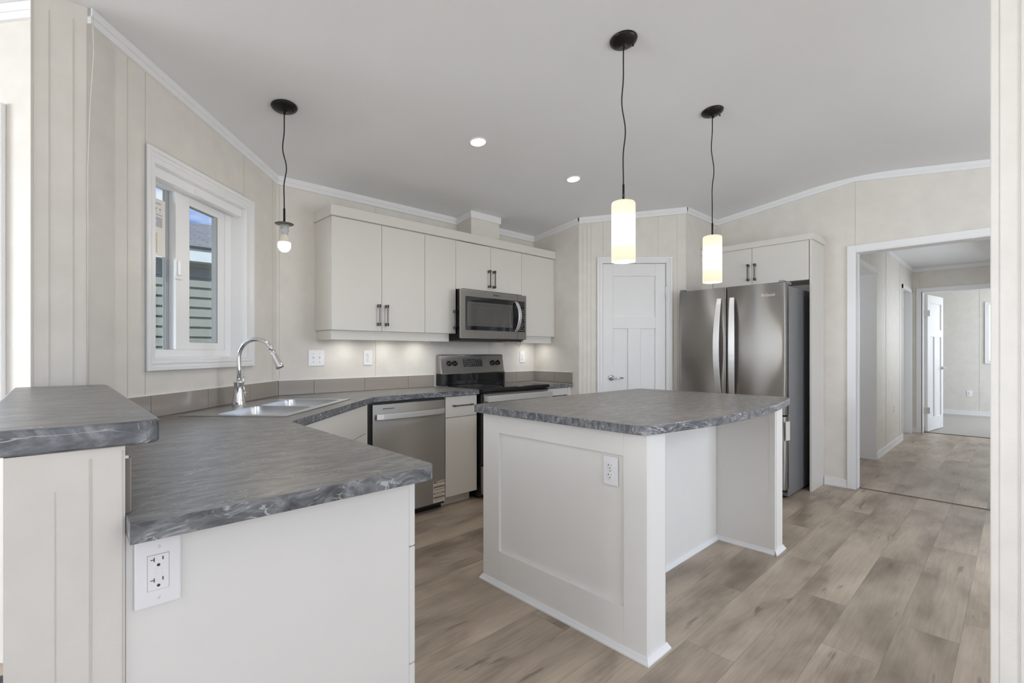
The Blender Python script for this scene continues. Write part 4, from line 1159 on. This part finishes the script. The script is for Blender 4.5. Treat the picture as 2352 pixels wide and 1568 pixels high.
# backguard, leaning slightly back
bg = MB()
def wedge(m, x0, x1, ya0, ya1, z0, yb0, yb1, z1):
    m.add([(x0, ya0, z0), (x1, ya0, z0), (x1, ya1, z0), (x0, ya1, z0), (x0, yb0, z1), (x1, yb0, z1), (x1, yb1, z1), (x0, yb1, z1)],
          [(3, 2, 1, 0), (4, 5, 6, 7), (0, 1, 5, 4), (1, 2, 6, 5), (2, 3, 7, 6), (3, 0, 4, 7)])
wedge(bg, 2.412, 3.166, 3.430, 3.505, .995, 3.465, 3.505, 1.168)
BX0, BX1 = 2.412, 3.166
bgo = bg.build('backguard', M_steel, rg, bevel=.012, seg=4)
MB().box(BX0 + .012, BX1 - .012, 3.442, 3.505, .8975, .998).build('back_riser', M_glassblk, rg, bevel=.004)
for x_ in (BX0, BX1 - .014): MB().box(x_, x_ + .014, 3.434, 3.505, .8975, 1.0).build('riser_end', M_blackm, rg, bevel=.004)
lean = math.atan2(.037, .173)
def bgp(x, z, o=0): return Vector((x, 3.430 + (z - .995) /   .173 * .035 - o, z))
MLn = lambda x, z: Matrix.Translation(bgp(x, z)) @ Matrix.Rotation(-lean, 4, 'X')
cx = (BX0 + BX1) / 2
pn = MB(MLn(cx - .012, 1.093)).box(-.108, .112, -.002, .004, -.036, .036).build('control_panel', M_glassblk, rg)
dg = MB(MLn(cx - .012, 1.093))
random.seed(3)
for i in range(9):
    for j in range(4):
        if (3 <= i <= 5 and j >= 2) or random.random() < .2: continue
        x = -.095 + i * .0235; z = -.027 + j * .017
        dg.box(x, x + random.choice((.006, .010)), -.0026, -.002, z, z + .0035)
dg.build('print', M_labelg, pn)
MB(MLn(cx - .012, 1.093)).box(-.025, .03, -.0025, -.002, .004, .024).build('display', plain('display_blue', (.05, .07, .11), .2), pn)
for x in (BX0 + .098, BX0 + .160, BX1 - .150, BX1 - .085):
    k = MB(MLn(x, 1.088) @ Matrix.Rotation(PI / 2, 4, 'X')).lathe([(0, 0), (.024, 0), (.0235, .012), (.021, .02), (0, .02)], 24)
    k.M = MLn(x, 1.088); k.box(-.0055, .0055, -.031, -.018, -.021, .021)
    k.build('knob', M_black, rg, bevel=.001)
    MB(MLn(x, 1.088)).box(-.001, .001, -.0315, -.031, .004, .019).build('pointer', M_label, rg.children[-1])

# ------------------------------------------------------------------ microwave
mwv = thing('microwave', 'stainless over the range microwave with a black glass door under the wall cabinets', 'microwave', (2.74, 3.15, 1.30))
MX0, MX1, MYF = 2.370, 3.125, 3.10
MB().box(2.42, 3.095, 3.135, YB - .01, 1.288, 1.713).build('body', M_black, mwv)
MB().box(2.40, 3.105, 3.118, 3.136, 1.294, 1.700).build('door_back', M_blackm, mwv)
fd = MB().box(MX0, MX1, MYF, 3.119, 1.303, 1.704).build('front', M_steel, mwv, bevel=.005)
MB().box(MX0 + .052, MX1 - .026, MYF - .003, MYF, 1.372, 1.648).build('door_glass', M_glassblk, mwv, bevel=.006)
MB().box(MX0 + .066, MX1 - .175, MYF - .0045, MYF - .0025, 1.405, 1.605).build('window_screen', plain('dark_door_screen', (.09, .088, .085), .10, coat=.3), mwv, bevel=.004)
m = MB()
ring_ = (MX0 + .09, MX1 - .20, 1.425, 1.58)
m.box(ring_[0], ring_[1], MYF - .0052, MYF - .0045, 1.580, 1.583).box(ring_[0], ring_[1], MYF - .0052, MYF - .0045, 1.422, 1.4245).box(ring_[0], ring_[0] + .0025, MYF - .0052, MYF - .0045, 1.422, 1.583)
m.build('screen_border', M_slot, mwv)
MB().box(MX1 - .118, MX1 - .115, MYF - .0008, MYF + .003, 1.649, 1.703).box(MX1 - .118, MX1 - .115, MYF - .0008, MYF + .003, 1.305, 1.371).build('door_split', M_slot, mwv)
hp = []
for i in range(15):
    u = i / 14; b_ = math.sin(PI * u)
    hp.append((MX1 - .140 + .0 * b_, MYF - .006 - .055 * b_ ** .7, 1.376 + .262 * u))
MB().sweep(hp, (1, 0, 0), .034, .009).build('handle', M_steelbright, mwv, bevel=.002)
m = MB(); random.seed(5)
for j in range(13):
    for i in range(4):
        z = 1.385 + j * .0155; x = MX1 - .098 + i * .017
        if random.random() < .15: continue
        m.box(x, x + .008, MYF - .0036, MYF - .003, z, z + .0045)
m.build('keypad_print', M_labelg, mwv)
text('Whirlpool', .018, M_ink, mwv, ((MX0 + MX1) / 2 + .01, MYF - .0006, 1.677), (PI / 2, 0, 0), name='lettering')
MB().box(MX0 + .02, MX1 - .02, 3.12, 3.44, 1.283, 1.2885).build('underside_grille', M_blackm, mwv)
MB().box(2.93, 3.08, 3.16, 3.23, 1.280, 1.2835).build('hood_light', M_label, mwv)

# ------------------------------------------------------------------ fridge
fg = thing('refrigerator', 'tall stainless french door refrigerator in the alcove beside the hall', 'fridge', (4.5, 1.73, 0))
FX = 4.218; FY0, FY1 = 1.278, 2.180; FM = 1.735
MB().box(4.305, 4.99, FY0 + .004, FY1 - .004, .02, 1.728).build('cabinet_body', M_steelside, fg, bevel=.004)
MB().box(4.30, 4.32, FY0 + .012, FY1 - .012, .05, 1.73).build('door_seal', M_black, fg)
MB().box(4.33, 4.9, FY0 + .03, FY1 - .03, 0, .025).build('plinth', M_blackm, fg)
def bowed(y0, y1, z0, z1, name):
    n = 16; pr = []
    for i in range(n + 1):
        u = i / n; yy = y0 + (y1 - y0) * u
        # bow of the full width front
        w = (yy - FY0) / (FY1 - FY0)
        edge = min(u, 1 - u)
        x = FX - .022 * (1 - (2 * w - 1) ** 2)
        pr.append((x, yy))
    rr = .014
    a = pr[0]; b = pr[-1]
    pts = [(4.300, y0), (4.300, y1)] + [(b[0] + rr, y1), (b[0] + rr * .3, y1 - rr * .25), (b[0], y1 - rr)]
    pts += [(p[0], p[1]) for p in reversed(pr[1:-1]) if y0 + rr < p[1] < y1 - rr]
    pts += [(a[0], y0 + rr), (a[0] + rr * .3, y0 + rr * .25), (a[0] + rr, y0)]
    o = MB().prism(list(reversed(pts)), z0, z1, smooth_side=True).build(name, M_steel, fg)
    return o
fl = bowed(FM + .002, FY1, .685, 1.748, 'door')
frd = bowed(FY0, FM - .002, .685, 1.748, 'door')
fz = bowed(FY0, FY1, .085, .672, 'freezer_drawer')
for o in (fl, frd, fz):
    for e_ in o.data.polygons: pass
def fhandle(parent, y, dirn):
    pts = []; ws = []
    for i in range(17):
        u = i / 16; b_ = math.sin(PI * u)
        pts.append((FX - .022 - .010 - .046 * b_ ** .8, y + dirn * .012 * b_, .80 + .855 * u)); ws.append(.040 + .012 * b_)
    m = MB().sweep(pts, (0, 1, 0), .03, .013, ws=ws)
    for z in (.815, 1.64): m.box(FX - .032, FX - .008, y - .010, y + .010, z - .012, z + .012)
    m.build('handle', M_steelbright, parent, bevel=.003)
fhandle(fl, 1.790, 1); fhandle(frd, 1.682, -1)
hp = [(FX - .02, FY0 + .06, .60), (FX - .055, FY0 + .08, .60)] + [(FX - .060, FY0 + .1 + (.70) * i / 6, .60) for i in range(7)] + [(FX - .055, FY1 - .08, .60), (FX - .02, FY1 - .06, .60)]
MB().tube(hp, .011, 12).build('handle', M_steelbright, fz)
MB().box(FX - .002, FX + .06, FY0 + .01, FY0 + .05, 1.7485, 1.766).box(FX - .002, FX + .06, FY1 - .05, FY1 - .01, 1.7485, 1.766).box(4.25, 4.36, FY0 - .002, FY0 + .05, 1.738, 1.760).build('hinge_cover', M_steelside, fg, bevel=.004)
text('Whirlpool', .036, M_label, frd, (FX - .0135, 1.415, 1.655), (PI / 2, 0, -PI / 2), name='lettering', sx=.85)
tg = MB().add([(4.196, 1.268, .655), (4.215, 1.262, .655), (4.235, 1.250, .40), (4.190, 1.258, .40), (4.196, 1.300, .655), (4.190, 1.305, .40)],
              [(0, 1, 2, 3), (4, 0, 3, 5)])
tg = MB().box(4.185, 4.245, 1.262, 1.270, .500, .612)
tgm = MB().prism([(4.178, 1.262), (4.235, 1.250), (4.237, 1.254), (4.181, 1.267)], .49, .64).build('foam_wrap', M_tag)
tag(tgm, 'white foam protective wrap hanging on the freezer drawer corner', 'packing foam')

# fridge surround
PX = 4.672
tag(MB().box(PX, XH - .001, 1.210, 1.228, 0, 2.162).build('fridge_side_panel', M_cab, bevel=.001), 'tall cream side panel standing right of the refrigerator', 'panel')
fcab = thing('wall_cabinet', 'two door cream cabinet above the refrigerator', 'cabinet', (4.8, 1.65, 1.81))
MB().box(PX + .021, XH - .001, 1.230, 2.182, 1.812, 2.160).build('cabinet_body', M_cab, fcab)
for a, b, hy in ((1.232, 1.697, 1.668), (1.697, 2.060, 1.727)):
    d = MB().box(PX, PX + .019, a + .0015, b - .0015, 1.812, 2.150).build('door', M_cab, fcab, bevel=.001)
    handle(d, (PX, hy, 1.925), (0, 0, 1), out=(-1, 0, 0))
MB().box(PX, PX + .019, 2.062, 2.184, 1.79, 2.150).build('filler', M_cab, fcab)
tag(MB().prism([(PX - .010, 1.198), (XH - .001, 1.198), (XH - .001, 1.208), (PX + .002, 1.208), (PX + .002, 2.184), (PX - .010, 2.184)], 2.152, 2.205).build('cabinet_crown_board', M_cab, bevel=.0015),
    'flat cream crown board on top of the cabinet above the refrigerator', 'crown board')

# ------------------------------------------------------------------ island
il = thing('kitchen_island', 'cream kitchen island with a framed end panel and an open knee space', 'island', (2.4, 1.45, 0))
IX = 1.635
MB().box(1.652, 1.775, .993, 1.938, 0, .876).build('end_wall', M_isl, il)
fr_ = MB(); y0, y1 = .975, 1.942
fr_.box(IX, IX + .0165, y0, 1.079, 0, .876).box(IX, IX + .0165, 1.819, y1, 0, .876)
fr_.box(IX, IX + .0165, 1.0795, 1.8185, 0, .178).box(IX, IX + .0165, 1.0795, 1.8185, .778, .876)
fr_.build('panel_frame', M_isl, il, bevel=.001)
MB().box(1.6520, 1.775, .9755, .992, 0, .876).build('post_face', M_isl, il, bevel=.001)
MB().box(1.7755, 1.7775, .976, .993, 0, .876).build('seam', M_seam, il)
MB().box(1.776, 3.058, 1.325, 1.345, 0, .876).build('back_panel', M_isl, il)
MB().box(1.776, 3.19, 1.346, 1.925, .1, .876).build('cabinet_body', M_cab, il)
MB().box(1.776, 3.19, 1.346, 1.86, 0, .1).build('toe_kick', M_cab, il)
for i in range(3):
    a = 1.80 + i * .46
    d = MB().box(a, a + .456, 1.926, 1.944, .105, .68).build('door', M_cab, il, bevel=.001); thinpull(d, (a + .05, 1.944, .58), (0, 0, 1), out=(0, 1, 0))
    d = MB().box(a, a + .456, 1.926, 1.944, .684, .87).build('drawer', M_cab, il, bevel=.001); thinpull(d, (a + .228, 1.944, .78), (1, 0, 0), out=(0, 1, 0))
MB().box(3.060, 3.19, .983, 1.325, 0, .876).build('wing_wall', M_isl, il, bevel=.001)
MB().box(3.0578, 3.0605, .982, 1.012, 0, .876).box(3.058, 3.0605, 1.295, 1.324, 0, .876).build('seam', M_isl, il)
MB().box(3.076, 3.0785, .9815, .983, 0, .876).build('seam', M_seam, il)
# shoe moulding
sh = MB()
def shoe(m, A, B, n, w=.016, h=.026):
    A = Vector(A); B = Vector(B); n = Vector(n)
    d = (B - A).normalized()
    pr = [(0, 0), (w, 0), (w, .006), (w * .62, h * .55), (.004, h), (0, h)]
    vs = []; k = len(pr)
    for P, ex in ((A, -1), (B, 1)):
        for a, z in pr: vs.append((P.x + n.x * a + d.x * ex * a * m_ext, P.y + n.y * a + d.y * ex * a * m_ext, z))
    m.add(vs, [tuple(range(k)), tuple(reversed(range(k, 2 * k)))] + [(i, (i + 1) % k, k + (i + 1) % k, k + i) for i in range(k)])
m_ext = 1.0
shoe(sh, (IX, .975), (IX, 1.942), (-1, 0)); shoe(sh, (IX, .975), (1.777, .975), (0, -1))
m_ext = 0
shoe(sh, (1.78, 1.325), (3.06, 1.325), (0, -1)); shoe(sh, (3.06, .983), (3.06, 1.325), (-1, 0))
m_ext = 1.0
shoe(sh, (3.06, .983), (3.19, .983), (0, -1))
sh.build('shoe_moulding', M_white, il)

# ------------------------------------------------------------------ ceiling lights
tilt = math.atan(.13)
def canopy_cord(r, drop, zc_, seedv, stem):
    """everything local to the canopy point on the ceiling; z down"""
    Mx = Matrix.Rotation(-tilt, 4, 'X')
    MB(Mx).lathe([(0, .0), (.062, .0), (.066, -.004), (.062, -.012), (.045, -.022), (.02, -.028), (.008, -.032), (.006, -.045), (0, -.045)], 32).build('canopy', M_bronze, r)
    MB(Mx @ Matrix.Translation((.034, -.028, -.027))).lathe([(0, 0), (.004, 0), (.004, -.008), (0, -.010)], 10).build('screw', M_bronze, r)
    rnd = random.Random(seedv); pts = []
    n = 26
    for i in range(n + 1):
        u = i / n; w = math.sin(PI * u)
        a = .006 * math.sin(u * 9 + seedv) + .004 * math.sin(u * 17 + seedv * 2)
        pts.append((a * w, -a * w * .6, -.04 - (drop - .04) * u))
    MB().tube(pts, .0032, 8).build('cord', M_cord, r)
    MB().tube([(0, 0, -drop + .002), (0, 0, -drop - stem)], .0055, 10).build('stem', M_bronze, r)
def pend(x, y, zt, zb, label, grp, power):
    z = zc(x, y)
    r = thing('pendant_light', label, 'pendant light', (0, 0, 0), grp, world=False)
    canopy_cord(r, z - zt - .08, z, x, .08)
    sh_ = MB().lathe([(.020, .287), (.046, .287), (.053, .284), (.0565, .276), (.0565, .0), (.0535, .0), (.0535, .27), (.040, .282), (.020, .283)], 40)
    so = sh_.build('shade', M_shade, r); so.location = (0, 0, zb - z)
    MB(Matrix.Translation((0, 0, zt - z - .004))).lathe([(0, .006), (.022, .006), (.022, .0), (0, 0)], 24).build('shade_cap', M_bronze, r)
    b = MB(Matrix.Translation((0, 0, zb - z + .15))).lathe([(0, -.055), (.02, -.052), (.032, -.032), (.034, -.012), (.026, .012), (.016, .03), (.014, .045)], 24)
    b.build('bulb', M_bulb, r)
    l = bpy.data.lights.new('pendant_lamp', 'POINT'); l.energy = power; l.shadow_soft_size = .05; l.color = (1, .88, .70)
    o = bpy.data.objects.new('pendant_lamp', l); COL.objects.link(o); o.parent = r; o.location = (0, 0, zb - z - .06)
    place(r, (x, y, z))
    return r
pend(1.973, 1.303, 1.910, 1.622, 'lit white glass tube pendant over the near end of the island', 'tube pendants over the island', 2.2)
pend(2.957, 1.308, 1.908, 1.622, 'lit white glass tube pendant over the far end of the island near the refrigerator', 'tube pendants over the island', 2.2)
# bare bulb pendant
bx_, by_ = .887, 2.704; bz = zc(bx_, by_)
r = thing('bare_bulb_pendant', 'pendant light with an unshaded bulb hanging over the sink', 'pendant light', (0, 0, 0), world=False)
canopy_cord(r, bz - 1.955, bz, 2.3, .08)
MB(Matrix.Translation((0, 0, 1.875 - bz))).lathe([(0, .003), (.044, .003), (.048, .0), (.044, -.003), (0, -.003)], 32).build('shade_ring', M_handle, r)
MB(Matrix.Translation((0, 0, 1.872 - bz))).lathe([(.022, 0), (.022, -.034), (.024, -.036), (.0185, -.038), (.0185, -.055)], 24).build('socket_sleeve', M_clear, r)
MB(Matrix.Translation((0, 0, 1.862 - bz))).lathe([(0, 0), (.016, 0), (.017, -.045), (0, -.045)], 24).build('socket', M_plastic, r)
MB(Matrix.Translation((0, 0, 1.818 - bz))).lathe([(.0, .01), (.014, .01), (.018, -.01), (.026, -.036), (.030, -.042)], 24).build('bulb_collar', plain('bulb_collar_plastic', (.85, .78, .66), .4), r)
MB(Matrix.Translation((0, 0, 1.776 - bz))).lathe([(.030, 0), (.0325, -.012), (.031, -.028), (.023, -.042), (.010, -.050), (0, -.051)], 28).build('bulb', M_bulb, r)
l = bpy.data.lights.new('bulb_lamp', 'POINT'); l.energy = 2.0; l.shadow_soft_size = .03; l.color = (1, .93, .82)
o = bpy.data.objects.new('bulb_lamp', l); COL.objects.link(o); o.parent = r; o.location = (0, 0, 1.70 - bz)
place(r, (bx_, by_, bz))
def can(x, y, label):
    z = zc(x, y)
    r = thing('downlight', label, 'downlight', (0, 0, 0), 'recessed downlights in the kitchen ceiling', world=False)
    MB().lathe([(.060, 0), (.060, -.003), (.050, -.005), (.047, -.001)], 36).build('trim_ring', M_white, r)
    MB().lathe([(.048, -.002), (0, -.002)], 36).build('lens', M_can, r)
    l = bpy.data.lights.new('downlight_lamp', 'SPOT'); l.energy = 9; l.spot_size = math.radians(150); l.spot_blend = 1; l.shadow_soft_size = .05; l.color = (1, .96, .9)
    o = bpy.data.objects.new('downlight_lamp', l); COL.objects.link(o); o.parent = r; o.location = (0, 0, -.03)
    place(r, (x, y, z), rot=(-tilt, 0, 0))
can(1.976, 2.399, 'round recessed ceiling downlight in front of the left wall cabinets')
can(2.940, 2.399, 'round recessed ceiling downlight nearer the pantry door')

# ------------------------------------------------------------------ neighbour's house outside
nh = thing('neighbour_house', 'neighbouring house with green grey lap siding seen through the window', 'house', (2, 6.6, 0))
m = MB(); YN = 6.45
lap = .112
for i in range(22):
    z = -.2 + i * lap
    m.add([(-3, YN - .018, z), (9, YN - .018, z), (9, YN + .006, z + lap), (-3, YN + .006, z + lap), (-3, YN + .02, z), (9, YN + .02, z)], [(0, 1, 2, 3), (0, 4, 5, 1)])
m.box(-3, 9, YN + .012, YN + .1, -.2, 2.4)
m.build('siding_wall', M_siding, nh)
MB().box(-3.3, 9.3, 6.30, 6.33, 2.20, 2.345).box(-3.3, 9.3, 6.33, YN, 2.20, 2.215).build('fascia', M_fascia, nh)
a_ = math.atan(.30)
ro = MB()
ro.box(-3.3, 9.3, 0, 3.75, -.01, .02)
rob = ro.build('roof', M_roof, nh)
rob.location = Vector((0, 6.28, 2.345)) - Vector((2, 6.6, 0)); rob.rotation_euler = (a_, 0, 0)
for v_ in rob.data.vertices: v_.co += Vector((2, 6.6, 0))
structure(MB().box(-20, 30, 3.8, 40, -.6, -.5).build('ground', M_ext))

for o in list(bpy.data.objects):
    if '_world' in o: del o['_world']
    for q in ('_world',):
        if q in o: del o[q]
